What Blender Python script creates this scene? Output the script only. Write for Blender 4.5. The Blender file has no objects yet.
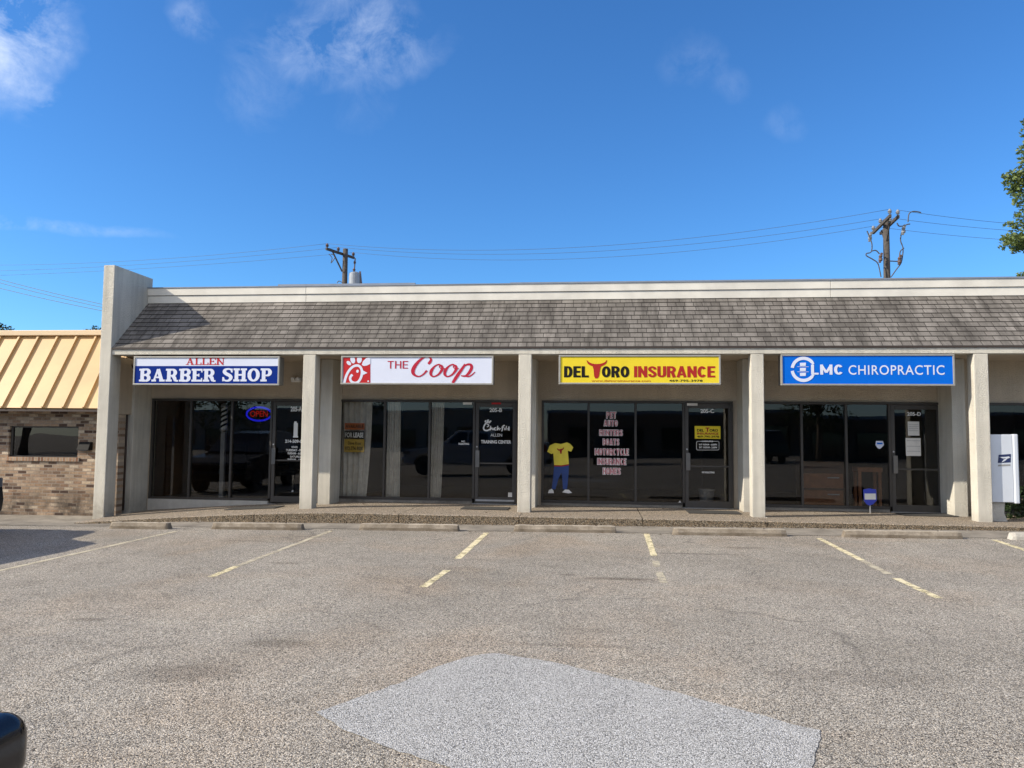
import bpy, bmesh, math, random
from mathutils import Vector, Matrix
import numpy as np
R = math.radians
rnd = random.Random(7)
S = bpy.context.scene
COL = S.collection

# ------------------------------------------------------------------ camera, world, sun
PITCH, YAW, ROLL, FPX = R(3.82), R(6.34), R(.585), 769.0
CAM = Vector((0, -15.3, 1.66))
fwd = Vector((-math.sin(YAW) * math.cos(PITCH), math.cos(YAW) * math.cos(PITCH), math.sin(PITCH)))
r0 = Vector((math.cos(YAW), math.sin(YAW), 0)); u0 = r0.cross(fwd)
rgt = math.cos(ROLL) * r0 + math.sin(ROLL) * u0
up = rgt.cross(fwd)
cd = bpy.data.cameras.new('camera'); cam = bpy.data.objects.new('camera', cd); COL.objects.link(cam)
m3 = Matrix((rgt, up, -fwd)).transposed()
cam.matrix_world = Matrix.Translation(CAM) @ m3.to_4x4()
cd.sensor_width = 36; cd.lens = 36 * FPX / 1024; cd.clip_start = .05; cd.clip_end = 3000
S.camera = cam

SUN = Vector((-1.80, -.617, 1.145)).normalized()
EL = math.asin(SUN.z); AZ = math.atan2(SUN.x, SUN.y)
sl = bpy.data.lights.new('sun', 'SUN'); sl.energy = 4.4; sl.angle = R(.5); sl.color = (1, .90, .75)
so = bpy.data.objects.new('sun', sl); COL.objects.link(so)
so.rotation_euler = SUN.to_track_quat('Z', 'Y').to_euler()

S.view_settings.view_transform = 'Standard'; S.view_settings.look = 'None'
S.view_settings.gamma = 1; S.view_settings.use_curve_mapping = False
S.view_settings.exposure = .76
S.render.engine = 'CYCLES'; S.render.resolution_x = 1024; S.render.resolution_y = 768

def ray(u, v): return (u - 512) * rgt - (v - 384) * up + FPX * fwd
def at(u, v, y):                         # measured picture point -> point on the plane y
    d = ray(u, v); return CAM + d * ((y - CAM.y) / d.y)
def ax(u, v, y): return at(u, v, y).x

class NT:
    def __init__(s, tree): s.t = tree; s.n = tree.nodes; s.l = tree.links
    def node(s, typ, **kw):
        n = s.n.new(typ)
        for k, v in kw.items():
            if k.startswith('_'): setattr(n, k[1:], v)
            else:
                key = k.replace('__', ' ')
                sock = n.inputs[int(key[1:])] if key[0] == 'i' and key[1:].isdigit() else n.inputs[key]
                if hasattr(v, 'is_output'): s.l.new(v, sock)
                else: sock.default_value = v
        return n
    def math(s, op, a, b=0.0, clamp=False):
        n = s.n.new('ShaderNodeMath'); n.operation = op; n.use_clamp = clamp
        for i, v in enumerate((a, b)):
            if hasattr(v, 'is_output'): s.l.new(v, n.inputs[i])
            else: n.inputs[i].default_value = v
        return n.outputs[0]
    def vmath(s, op, a, b=(0, 0, 0), out=0):
        n = s.n.new('ShaderNodeVectorMath'); n.operation = op
        for i, v in enumerate((a, b)):
            if hasattr(v, 'is_output'): s.l.new(v, n.inputs[i])
            else: n.inputs[i].default_value = v
        return n.outputs['Value'] if op in ('DOT_PRODUCT', 'LENGTH', 'DISTANCE') else n.outputs[0]
    def mix(s, fac, a, b, mode='MIX'):
        n = s.n.new('ShaderNodeMix'); n.data_type = 'RGBA'; n.blend_type = mode
        for k, v in ((0, fac), (6, a), (7, b)):
            if hasattr(v, 'is_output'): s.l.new(v, n.inputs[k])
            else: n.inputs[k].default_value = v if k == 0 else (*v, 1)
        return n.outputs[2]
    def ramp(s, fac, stops, mode='LINEAR'):
        n = s.n.new('ShaderNodeValToRGB'); n.color_ramp.interpolation = mode
        e = n.color_ramp.elements
        while len(e) < len(stops): e.new(1)
        for q, (p, c) in zip(e, stops):
            q.position = p; q.color = (*c, 1) if not isinstance(c, (int, float)) else (c, c, c, 1)
        s.l.new(fac, n.inputs[0]); return n.outputs[0]
    def noise(s, vec, scale, detail=4, rough=.55, dist=0.0):
        return s.node('ShaderNodeTexNoise', Vector=vec, Scale=scale, Detail=detail, Roughness=rough, Distortion=dist).outputs[0]

W = bpy.data.worlds.new('World'); S.world = W; W.use_nodes = True
w = NT(W.node_tree); w.n.clear()
sky = w.n.new('ShaderNodeTexSky'); sky.sky_type = 'NISHITA'; sky.sun_disc = False
sky.sun_elevation = EL; sky.sun_rotation = AZ
sky.altitude = 200; sky.air_density = 1.0; sky.dust_density = .25; sky.ozone_density = 3.0
gen = w.node('ShaderNodeTexCoord').outputs['Generated']
hsv = w.node('ShaderNodeHueSaturation', Saturation=1.12, Value=1.0, Color=sky.outputs[0])
deep = w.mix(1.0, hsv.outputs[0], (.44, .73, .98), 'MULTIPLY')   # deep clear-air blue ahead
pale = w.mix(1.0, sky.outputs[0], (.62, .74, .92), 'MULTIPLY')
gx, gy, gz = w.node('ShaderNodeSeparateXYZ', Vector=gen).outputs
behind = w.ramp(w.math('MULTIPLY', w.math('SUBTRACT', .05, gy), 1.6, True), ((0, 0), (1, 1)))
# unseen broken sheet of bright cloud, added behind the camera to fill the shade
sheetn = w.ramp(w.noise(gen, 2.6, 6, .6, .4), ((.36, 0), (.62, 1)))
high = w.math('MULTIPLY', w.math('SUBTRACT', gz, .13), 3.2, True)
colr = w.mix(behind, deep, pale)
colr = w.mix(w.math('MULTIPLY', w.math('MULTIPLY', sheetn, high), w.math('MULTIPLY', behind, .85)), colr, (11.5, 10.6, 9.4))
# thin fair-weather clouds standing in fixed directions of the sky: (u, v, half width, half height, tilt, strength)
for (u, v, hw, hh, tl, st, sc) in ((-14, 34, 70, 56, -.3, 1.2, 14), (4, 84, 30, 34, -.3, .45, 14), (193, 20, 26, 20, .7, .3, 16), (262, 72, 42, 44, .2, .18, 16), (358, 40, 88, 56, -.1, .5, 20),
                           (362, 92, 44, 34, 1.3, .14, 16), (52, 226, 105, 7, .10, .42, 15), (690, 62, 38, 24, -.7, .13, 18), (726, 80, 26, 17, .5, .13, 18), (783, 124, 22, 17, .5, .11, 18)):
    c = ray(u, v).normalized()
    tu = (rgt - c * rgt.dot(c)).normalized(); tv = c.cross(tu)
    a = math.cos(tl) * tu + math.sin(tl) * tv; b = -math.sin(tl) * tu + math.cos(tl) * tv
    wob = w.noise(gen, 14, 3)
    wob2 = w.noise(w.vmath('ADD', gen, (3.1, 1.7, .4)), 14, 3)
    pu = w.math('ADD', w.vmath('DOT_PRODUCT', gen, tuple(a)), w.math('MULTIPLY', w.math('SUBTRACT', wob, .5), .10 * min(1, hh / 40)))
    pv = w.math('ADD', w.vmath('DOT_PRODUCT', gen, tuple(b)), w.math('MULTIPLY', w.math('SUBTRACT', wob2, .5), .10 * min(1, hh / 40)))
    du = w.math('DIVIDE', pu, hw / FPX); dv = w.math('DIVIDE', pv, hh / FPX)
    rr = w.math('ADD', w.math('MULTIPLY', du, du), w.math('MULTIPLY', dv, dv))
    front = w.math('GREATER_THAN', w.vmath('DOT_PRODUCT', gen, tuple(c)), .3)
    msk = w.math('MULTIPLY', w.math('SUBTRACT', 1.0, rr, True), front)
    fb = w.noise(gen, sc, 9, .66, .35)
    fb = w.ramp(fb, ((.40, 0), (.80, 1)))
    f = w.math('MULTIPLY', w.math('MULTIPLY', w.math('POWER', msk, 1.1), fb), st, True)
    colr = w.mix(f, colr, (4.6, 5.2, 6.3))
bg = w.node('ShaderNodeBackground', Color=colr, Strength=.116)
w.l.new(bg.outputs[0], w.node('ShaderNodeOutputWorld').inputs[0])

# ------------------------------------------------------------------ materials
def new_mat(name):
    m = bpy.data.materials.new(name); m.use_nodes = True
    t = NT(m.node_tree); t.n.clear()
    out = t.n.new('ShaderNodeOutputMaterial'); b = t.n.new('ShaderNodeBsdfPrincipled')
    t.l.new(b.outputs[0], out.inputs[0])
    t.b = b; t.out = out; t.obj = t.node('ShaderNodeTexCoord').outputs['Object']
    return m, t
def bump(t, h, dist, strength=1.0):
    n = t.node('ShaderNodeBump', Height=h, Distance=dist, Strength=strength)
    t.l.new(n.outputs[0], t.b.inputs['Normal'])
def setc(t, c):
    if hasattr(c, 'is_output'): t.l.new(c, t.b.inputs['Base Color'])
    else: t.b.inputs['Base Color'].default_value = (*c, 1)
def plain(name, c, rough=.5, metal=0, var=.12, scale=6, bumpd=0, bscale=60, spec=.5):
    m, t = new_mat(name)
    n = t.noise(t.obj, scale, 5)
    f = t.ramp(n, ((.3, 1 - var), (.7, 1 + var * .6)))
    setc(t, t.mix(1.0, c, f, 'MULTIPLY'))
    t.b.inputs['Roughness'].default_value = rough; t.b.inputs['Metallic'].default_value = metal
    t.b.inputs['Specular IOR Level'].default_value = spec
    if bumpd: bump(t, t.noise(t.obj, bscale, 3), bumpd)
    return m
def sep(t, v):
    n = t.node('ShaderNodeSeparateXYZ', Vector=v); return n.outputs
def comb(t, x, y, z=0.0):
    n = t.n.new('ShaderNodeCombineXYZ')
    for i, v in enumerate((x, y, z)):
        if hasattr(v, 'is_output'): t.l.new(v, n.inputs[i])
        else: n.inputs[i].default_value = v
    return n.outputs[0]

M = {}
def stucco(name, c, dirt=.5):
    m, t = new_mat(name)
    big = t.noise(t.obj, 1.3, 5, .6)
    x, y, z = sep(t, t.obj)
    streak = t.noise(comb(t, t.math('MULTIPLY', x, 5), t.math('MULTIPLY', y, 5), t.math('MULTIPLY', z, .35)), 1.5, 5, .6)
    d = t.ramp(streak, ((.45, 0), (.78, 1)))
    col = t.mix(t.math('MULTIPLY', d, .4 * dirt), c, tuple(q * .5 for q in c))
    col = t.mix(1.0, col, t.ramp(big, ((.3, .86), (.7, 1.06))), 'MULTIPLY')
    # splash dirt on the lowest hand's breadth
    low = t.math('MULTIPLY', t.math('SUBTRACT', 1.0, t.math('DIVIDE', t.math('ADD', z, .0), .42), True), t.noise(t.obj, 9, 4))
    col = t.mix(t.math('MULTIPLY', low, .75 * dirt, True), col, (.20, .17, .13))
    setc(t, col); t.b.inputs['Roughness'].default_value = .9
    t.b.inputs['Specular IOR Level'].default_value = .2
    h = t.math('ADD', t.noise(t.obj, 55, 3), t.math('MULTIPLY', t.noise(t.obj, 130, 2), .6))
    bump(t, h, .026)
    return m
M['stucco'] = stucco('column_stucco', (.66, .63, .55), 1.1)
M['wall'] = stucco('recess_stucco', (.60, .515, .40), .5)
M['lowwall'] = stucco('low_wall_stucco', (.62, .60, .55), .5)

def asphalt(name, dark, light, warm, scale=62, stains=True, wmix=.55, base=1.0):
    m, t = new_mat(name)
    vo = t.node('ShaderNodeTexVoronoi', Vector=t.obj, Scale=scale)
    rv = sep(t, vo.outputs['Color'])[0]
    rg = sep(t, vo.outputs['Color'])[1]
    chip = t.ramp(rv, ((0, tuple(d * .5 for d in dark)), (.22, tuple(d * .5 + l * .5 for d, l in zip(dark, light))), (.7, light), (1, tuple(min(.8, l * 1.6) for l in light))))
    chip = t.mix(t.math('MULTIPLY', t.math('GREATER_THAN', rg, .62), wmix), chip, warm, 'MULTIPLY')
    fine = t.noise(t.obj, scale * 3, 3)
    chip = t.mix(1.0, chip, t.ramp(fine, ((.3, .75), (.7, 1.2))), 'MULTIPLY')
    gap = t.ramp(vo.outputs['Distance'], ((.38, 1), (.75, .32)))
    chip = t.mix(1.0, chip, gap, 'MULTIPLY')
    col = chip
    if stains:
        big = t.noise(t.obj, .33, 6, .62, .5)
        col = t.mix(1.0, col, t.ramp(big, ((.3, (.80, .80, .79)), (.5, (1, 1, 1)), (.72, (1.14, 1.14, 1.13)))), 'MULTIPLY')
        br = t.noise(t.vmath('ADD', t.obj, (31, 7, 0)), .42, 5, .6, .8)
        col = t.mix(t.ramp(br, ((.5, 0), (.7, .55))), col, t.mix(1.0, col, (1.10, .97, .85), 'MULTIPLY'))
        md = t.noise(t.obj, 2.4, 6, .7)
        col = t.mix(1.0, col, t.ramp(md, ((.28, .84), (.48, 1), (.75, 1.08))), 'MULTIPLY')
        # oil drips where cars have stood
        nz = t.math('MULTIPLY', t.math('SUBTRACT', t.noise(t.obj, 3.2, 4), .5), .7)
        for (sx, sy, sa, sb, k) in ((.28, -6.05, .50, .13, .62), (-.35, -5.85, .16, .07, .6), (-2.9, -10.0, .55, .28, .40), (-2.55, -9.2, .35, .15, .35), (2.2, -3.3, .45, .18, .4),
                                    (1.35, -3.98, .95, .06, .5), (-4.1, -5.4, .40, .07, .45), (-4.6, -8.6, .22, .08, .5), (-5.6, -3.4, .5, .10, .35), (1.8, -9.6, .9, .25, .22), (4.6, -9.3, .7, .2, .25), (-.2,-9.0,.8,.06,.3)):
            q = t.vmath('MULTIPLY', t.vmath('SUBTRACT', t.obj, (sx, sy, 0)), (1 / sa, 1 / sb, 0))
            g = t.math('SUBTRACT', 1.0, t.math('ADD', t.vmath('LENGTH', q), nz), True)
            col = t.mix(t.math('MULTIPLY', t.math('MULTIPLY', g, 1.7, True), k), col, t.mix(1.0, col, (.30, .27, .25), 'MULTIPLY'))
        # hairline cracks
        cv = t.node('ShaderNodeTexVoronoi', _feature='DISTANCE_TO_EDGE', Scale=.36,
                    Vector=t.vmath('ADD', t.obj, t.vmath('SCALE', t.node('ShaderNodeTexNoise', Vector=t.obj, Scale=1.6, Detail=6.0).outputs['Color'], (0, 0, 0))))
        wv = t.node('ShaderNodeTexNoise', Vector=t.obj, Scale=1.3, Detail=7.0).outputs['Color']
        sc = t.n.new('ShaderNodeVectorMath'); sc.operation = 'SCALE'; t.l.new(wv, sc.inputs[0]); sc.inputs['Scale'].default_value = .9
        t.l.new(t.vmath('ADD', t.obj, sc.outputs[0]), cv.inputs['Vector'])
        cr = t.ramp(cv.outputs['Distance'], ((.0, 1), (.016, 0)))
        cm = t.ramp(t.noise(t.vmath('ADD', t.obj, (5, 2, 0)), .5, 3), ((.5, 0), (.6, 1)))
        col = t.mix(t.math('MULTIPLY', t.math('MULTIPLY', cr, cm), .42), col, (.07, .065, .06))
    if base != 1.0: col = t.mix(1.0, col, (base,) * 3, 'MULTIPLY')
    setc(t, col); t.b.inputs['Roughness'].default_value = .85; t.b.inputs['Specular IOR Level'].default_value = .25
    bump(t, t.math('ADD', vo.outputs['Distance'], t.math('MULTIPLY', rv, -.8)), -.006, .8)
    return m
M['asphalt'] = asphalt('asphalt_exposed_stone', (.085, .078, .070), (.50, .465, .405), (1.0, .91, .79), 128)
M['patch'] = asphalt('patch_grey_stone', (.38, .38, .372), (.535, .533, .515), (1.0, .97, .90), 135, False, .3)
M['aggregate'] = asphalt('aggregate_concrete', (.11, .095, .075), (.41, .36, .295), (1, .88, .74), 85, False, .8)
def concrete(name, c, k=.35):
    m, t = new_mat(name)
    a = t.noise(t.obj, 2.2, 7, .68); b_ = t.noise(t.obj, 40, 4, .7)
    col = t.mix(1.0, c, t.ramp(a, ((.28, 1 - k), (.7, 1 + k * .35))), 'MULTIPLY')
    col = t.mix(1.0, col, t.ramp(b_, ((.3, .78), (.7, 1.15))), 'MULTIPLY')
    setc(t, col); t.b.inputs['Roughness'].default_value = .92; t.b.inputs['Specular IOR Level'].default_value = .2
    bump(t, b_, .008); return m

M['kerb'] = asphalt('dark_kerb_aggregate', (.05, .042, .032), (.27, .225, .165), (1, .84, .66), 75, False, .8)  # kerb front face: darker, browner aggregate than the walk top
M['concrete'] = concrete('concrete_slab', (.25, .228, .195), .5)
def stopmat():
    m, t = new_mat('weathered_stop_concrete')
    a = t.noise(t.obj, 3.2, 7, .7); b_ = t.noise(t.obj, 45, 4, .7)
    col = t.mix(1.0, (.40, .355, .29), t.ramp(a, ((.28, .55), (.7, 1.15))), 'MULTIPLY')
    col = t.mix(1.0, col, t.ramp(b_, ((.3, .72), (.7, 1.15))), 'MULTIPLY')
    # upright faces take a darker, mottled brown than the top
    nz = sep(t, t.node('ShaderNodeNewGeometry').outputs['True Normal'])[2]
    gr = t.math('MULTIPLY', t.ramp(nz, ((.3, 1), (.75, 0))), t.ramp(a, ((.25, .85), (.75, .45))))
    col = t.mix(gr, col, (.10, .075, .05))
    setc(t, col); t.b.inputs['Roughness'].default_value = .92; t.b.inputs['Specular IOR Level'].default_value = .2
    bump(t, b_, .012); return m
M['stop'] = stopmat(); M['stop_old'] = concrete('wheel_stop_concrete', (.33, .275, .205), .55)
M['stop_pale'] = concrete('pale_stop_concrete', (.42, .40, .36), .25)

def paint_line():
    m, t = new_mat('worn_yellow_paint')
    n = t.noise(t.obj, 9, 6, .7); n2 = t.noise(t.obj, 80, 2)
    f = t.math('ADD', t.math('MULTIPLY', n, .7), t.math('MULTIPLY', n2, .3))
    setc(t, t.mix(t.ramp(n, ((.35, 0), (.65, 1))), (.66, .57, .30), (.62, .56, .40)))
    t.b.inputs['Roughness'].default_value = .8
    # the paint has flaked away in spots
    t.l.new(t.ramp(f, ((.41, 0), (.50, 1))), t.b.inputs['Alpha'])
    return m
M['paint'] = paint_line()
def paint_faint():
    m, t = new_mat('faded_pale_paint')
    n = t.noise(t.obj, 5, 6, .7); n2 = t.noise(t.obj, 90, 2)
    f = t.math('ADD', t.math('MULTIPLY', n, .6), t.math('MULTIPLY', n2, .4))
    setc(t, (.52, .47, .35)); t.b.inputs['Roughness'].default_value = .85
    t.l.new(t.ramp(f, ((.36, 0), (.54, .8))), t.b.inputs['Alpha'])
    return m
M['paint_faint'] = paint_faint()

def bricks(name, cols, bw, rh, mortar, mcol, axes='xz', bumpd=.012, vs=1.0):
    m, t = new_mat(name)
    x, y, z = sep(t, t.obj)
    v = comb(t, x if axes[0] == 'x' else y, z)
    br = t.node('ShaderNodeTexBrick', Vector=v, Scale=1.0, Color1=(0, 0, 0, 1), Color2=(1, 1, 1, 1), Mortar=(.5, .5, .5, 1))
    br.inputs['Mortar Size'].default_value = mortar; br.inputs['Mortar Smooth'].default_value = .15
    br.inputs['Brick Width'].default_value = bw; br.inputs['Row Height'].default_value = rh; br.inputs['Bias'].default_value = 0
    g = sep(t, br.outputs[0])[0]
    n = len(cols); c = t.ramp(g, [((i + .5) / n, q) for i, q in enumerate(cols)])
    c = t.mix(1.0, c, t.ramp(t.noise(t.obj, 26, 5, .7), ((.25, .62), (.7, 1.2))), 'MULTIPLY')
    c = t.mix(1.0, c, t.ramp(t.noise(t.obj, 1.1, 4, .6), ((.3, .72), (.65, 1.1))), 'MULTIPLY')
    c = t.mix(br.outputs['Fac'], c, mcol)
    so_ = t.math('MULTIPLY', t.ramp(t.noise(t.obj, 1.6, 5, .65), ((.42, 0), (.6, 1))), t.ramp(z, ((.05, 1), (.55, 0))))
    c = t.mix(t.math('MULTIPLY', so_, .8), c, (.035, .028, .024))
    setc(t, c); t.b.inputs['Roughness'].default_value = .9; t.b.inputs['Specular IOR Level'].default_value = .2
    bump(t, t.math('ADD', t.math('MULTIPLY', br.outputs['Fac'], -1.0), t.math('MULTIPLY', t.noise(t.obj, 60, 3), .35)), bumpd)
    return m
M['brick'] = bricks('mottled_brick', [(.085, .053, .04), (.42, .31, .215), (.23, .14, .09), (.47, .365, .26), (.15, .095, .066), (.37, .265, .175), (.28, .185, .12), (.50, .405, .30)], .205, .070, .007, (.30, .25, .20))
M['brick_row'] = bricks('soldier_brick', [(.20, .11, .07), (.42, .30, .2), (.30, .18, .11)], .075, .24, .008, (.36, .31, .26))
M['brick_far'] = bricks('dark_brick', [(.16, .09, .06), (.24, .13, .09), (.20, .12, .08)], .215, .075, .01, (.25, .22, .2))

NC, RZ0, RZ1, RY0, RY1 = 11, 3.432, 4.612, -.008, 1.25
def shingle():
    m, t = new_mat('weathered_shingles')
    x, y, z = sep(t, t.obj)
    rh = (RZ1 - RZ0) / NC
    row = t.math('FLOOR', t.math('DIVIDE', t.math('SUBTRACT', z, RZ0 + .004), rh))
    wn = t.node('ShaderNodeTexWhiteNoise', _noise_dimensions='1D', W=row).outputs[0]
    xs = t.math('ADD', x, t.math('MULTIPLY', wn, 1.7))
    v = comb(t, xs, t.math('SUBTRACT', z, RZ0 + .004))
    br = t.node('ShaderNodeTexBrick', Vector=v, Scale=1.0, Color1=(0, 0, 0, 1), Color2=(1, 1, 1, 1), Mortar=(0, 0, 0, 1), _offset=.37, _squash=.72, _squash_frequency=3)
    br.inputs['Mortar Size'].default_value = .007; br.inputs['Mortar Smooth'].default_value = .3
    br.inputs['Brick Width'].default_value = .25; br.inputs['Row Height'].default_value = rh
    g = sep(t, br.outputs[0])[0]
    c = t.ramp(g, ((0, (.150, .138, .125)), (.35, (.178, .164, .149)), (.7, (.20, .185, .168)), (1, (.228, .211, .193))))
    c = t.mix(1.0, c, t.ramp(t.noise(t.obj, 55, 5, .7), ((.3, .75), (.7, 1.2))), 'MULTIPLY')
    c = t.mix(1.0, c, t.ramp(t.noise(t.obj, .55, 6, .65), ((.3, .62), (.68, 1.16))), 'MULTIPLY')
    sv = comb(t, t.math('MULTIPLY', x, 3.2), t.math('MULTIPLY', y, .5), t.math('MULTIPLY', z, .5))
    c = t.mix(t.ramp(t.noise(sv, 1.2, 7, .7), ((.44, 0), (.68, .9))), c, (.06, .055, .05))
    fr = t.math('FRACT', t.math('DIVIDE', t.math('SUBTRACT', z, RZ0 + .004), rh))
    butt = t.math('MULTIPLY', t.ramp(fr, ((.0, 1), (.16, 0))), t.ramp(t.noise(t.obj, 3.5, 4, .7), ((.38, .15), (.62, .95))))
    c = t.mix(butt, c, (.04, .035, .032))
    c = t.mix(t.math('MULTIPLY', br.outputs['Fac'], .9), c, (.04, .035, .032))
    setc(t, c); t.b.inputs['Roughness'].default_value = .95; t.b.inputs['Specular IOR Level'].default_value = .15
    bump(t, t.math('ADD', t.math('MULTIPLY', g, .6), t.math('ADD', t.math('MULTIPLY', br.outputs['Fac'], -1.0), t.math('MULTIPLY', t.noise(t.obj, 90, 3), .3))), .012)
    return m
M['shingle'] = shingle()

def glass(name, tint, refl=2.0, wav=.0009):
    m, t = new_mat(name); t.n.remove(t.b)
    geo = t.node('ShaderNodeNewGeometry')
    bp = t.node('ShaderNodeBump', Height=t.noise(t.obj, 1.1, 1), Distance=wav)
    fr = t.node('ShaderNodeFresnel', IOR=1.5)
    fac = t.math('MULTIPLY', t.math('MULTIPLY', fr.outputs[0], refl), t.math('SUBTRACT', 1.0, geo.outputs['Backfacing']), True)
    tr = t.node('ShaderNodeBsdfTransparent', Color=(*tint, 1))
    gl = t.node('ShaderNodeBsdfGlossy', Roughness=.0, Normal=bp.outputs[0])
    mx = t.n.new('ShaderNodeMixShader'); t.l.new(fac, mx.inputs[0]); t.l.new(tr.outputs[0], mx.inputs[1]); t.l.new(gl.outputs[0], mx.inputs[2])
    t.l.new(mx.outputs[0], t.out.inputs[0]); return m
M['glass'] = glass('storefront_glass', (.80, .80, .78), 1.5)
M['glass_office'] = glass('window_glass', (.3, .32, .31), 1.6, .002)
M['bronze'] = plain('dark_bronze_aluminium', (.040, .034, .028), .5, .0, .1)
M['bronze_lt'] = plain('worn_bronze_aluminium', (.052, .046, .040), .5, .0, .1)
M['handle'] = plain('brushed_handle', (.17, .16, .15), .35, .7)
M['alu'] = plain('sign_cabinet_aluminium', (.34, .33, .30), .45, .35, .12)
M['cab_dark'] = plain('sign_cabinet_side', (.16, .155, .145), .5, .2, .1)
M['fascia'] = plain('cream_fascia_board', (.66, .635, .57), .7, 0, .14, 2.0)
M['flash'] = plain('galvanised_flashing', (.24, .27, .32), .45, .4)
M['metal_tan'] = plain('tan_roof_metal', (.52, .335, .15), .5, .0, .14, 1.0, spec=.5)
M['metal_cap'] = plain('pale_tan_cap', (.68, .52, .33), .45, 0, .05, 1.5)
M['gutter'] = plain('brown_gutter', (.05, .033, .024), .5)
M['white'] = plain('sign_white', (.60, .64, .76), .55, 0, .04, 3, spec=.2)
M['blue'] = plain('sign_navy_blue', (.006, .026, .20), .8, 0, .06, 3, spec=.05)
M['azure'] = plain('sign_azure_blue', (.003, .125, .60), .8, 0, .04, 3, spec=.05)
M['yellow'] = plain('sign_yellow', (.70, .55, .028), .55, 0, .05, 3, spec=.2)
M['red'] = plain('sign_red', (.44, .018, .022), .5, 0, .05, 3, spec=.2)
M['brickred'] = plain('sign_brick_red', (.34, .02, .016), .5, 0, .05, 3, spec=.2)
M['crimson'] = plain('sign_crimson', (.40, .016, .04), .5, 0, .05, 3, spec=.2)
M['black'] = plain('sign_black', (.012, .012, .012), .6, 0, .05, spec=.1)
M['vinyl'] = plain('white_vinyl', (.74, .74, .72), .5, 0, .05)
M['pink'] = plain('faded_red_vinyl', (.50, .17, .19), .5, 0, .15, 30)
M['paper'] = plain('white_paper', (.66, .64, .60), .7, 0, .08)
M['ink'] = plain('grey_print', (.26, .26, .26), .7)
M['orange'] = plain('orange_sign_band', (.62, .17, .04), .5)
M['mustard'] = plain('mustard_sign', (.62, .42, .06), .5)
M['jeans'] = plain('decal_blue', (.012, .045, .20), .5)
M['hide'] = plain('decal_charcoal', (.022, .022, .024), .5, 0, .4, 40)
M['shirt'] = plain('decal_yellow', (.75, .62, .05), .5)
M['curtain'] = plain('sheer_white_curtain', (.80, .77, .73), .9, 0, .15, 9)
M['mat'] = plain('black_rubber_mat', (.035, .034, .032), .9, 0, .2, 30, .004, 200)
M['mailwhite'] = plain('white_enamel', (.52, .56, .62), .35, 0, .05, 3)
M['navy'] = plain('navy_print', (.012, .022, .085), .4)
M['ulblue'] = plain('yard_sign_blue', (.03, .05, .42), .4)
M['steel'] = plain('grey_steel', (.42, .42, .42), .4, .6)
M['pole'] = plain('weathered_pole_wood', (.06, .052, .046), .9, 0, .4, 8, .01, 30)
M['porcelain'] = plain('grey_porcelain', (.22, .225, .23), .25)
M['brownpor'] = plain('brown_porcelain', (.11, .07, .055), .3)
M['wire'] = plain('weathered_cable', (.06, .065, .075), .6)
M['tank'] = plain('transformer_grey', (.26, .29, .33), .45)
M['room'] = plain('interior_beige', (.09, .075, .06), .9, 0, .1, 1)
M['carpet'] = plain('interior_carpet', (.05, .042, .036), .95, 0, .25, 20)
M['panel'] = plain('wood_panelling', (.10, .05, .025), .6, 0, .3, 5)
M['wood'] = plain('orange_brown_wood', (.32, .13, .055), .5, 0, .25, 9)
M['plastic_grey'] = plain('grey_plastic', (.22, .22, .23), .5)
M['truckpaint'] = plain('silver_truck_body', (.40, .41, .43), .25, .2, .05, 1)
M['bumper'] = plain('black_bumper', (.012, .010, .010), .16, 0, .1, 3)
M['truckgrey'] = plain('silver_truck_paint', (.38, .40, .43), .25, .5, .05, 1)
M['suvpaint'] = plain('charcoal_car_paint', (.020, .021, .024), .15, .2, .05, 1)
M['chrome'] = plain('chrome_trim', (.62, .62, .63), .12, 1.0, .03)
M['rubber'] = plain('tyre_rubber', (.02, .02, .02), .85)
M['carglass'] = plain('dark_car_glass', (.012, .014, .016), .04, 0, .02, spec=.8)
M['lens_red'] = plain('red_lamp_lens', (.22, .01, .012), .1)
M['lens_clear'] = plain('clear_lamp_lens', (.12, .12, .125), .08)
M['litter'] = plain('dry_leaf', (.13, .085, .045), .8, 0, .4, 20)
M['bark'] = plain('tree_bark', (.13, .095, .07), .95, 0, .4, 8, .02, 14)
M['grass'] = plain('dry_ground', (.16, .15, .10), .95, 0, .4, .3)
M['render_far'] = plain('far_shop_render', (.30, .26, .22), .9, 0, .15, .5)
def leafmat(name, a, b):
    m, t = new_mat(name)
    c = t.ramp(t.noise(t.obj, 1.6, 4, .7), ((.35, a), (.65, b)))
    c = t.mix(1.0, c, t.ramp(t.noise(t.obj, 14, 2), ((.3, .7), (.7, 1.3))), 'MULTIPLY')
    setc(t, c); t.b.inputs['Roughness'].default_value = .55; t.b.inputs['Specular IOR Level'].default_value = .3
    tl = t.node('ShaderNodeBsdfTranslucent', Color=c)
    ad = t.n.new('ShaderNodeMixShader'); ad.inputs[0].default_value = .3
    t.l.new(t.b.outputs[0], ad.inputs[1]); t.l.new(tl.outputs[0], ad.inputs[2]); t.l.new(ad.outputs[0], t.out.inputs[0])
    return m
M['leaf'] = leafmat('pecan_leaves', (.085, .125, .032), (.16, .20, .06))
M['leaf_dark'] = leafmat('dark_leaves', (.018, .035, .014), (.035, .06, .022))
def emit(name, c, s):
    m, t = new_mat(name); t.n.remove(t.b)
    e = t.node('ShaderNodeEmission', Color=(*c, 1), Strength=s); t.l.new(e.outputs[0], t.out.inputs[0]); return m
M['neon_blue'] = emit('neon_blue_tube', (.02, .02, 1.0), .42)
M['neon_red'] = emit('neon_red_tube', (1.0, .03, .02), .22)
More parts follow.
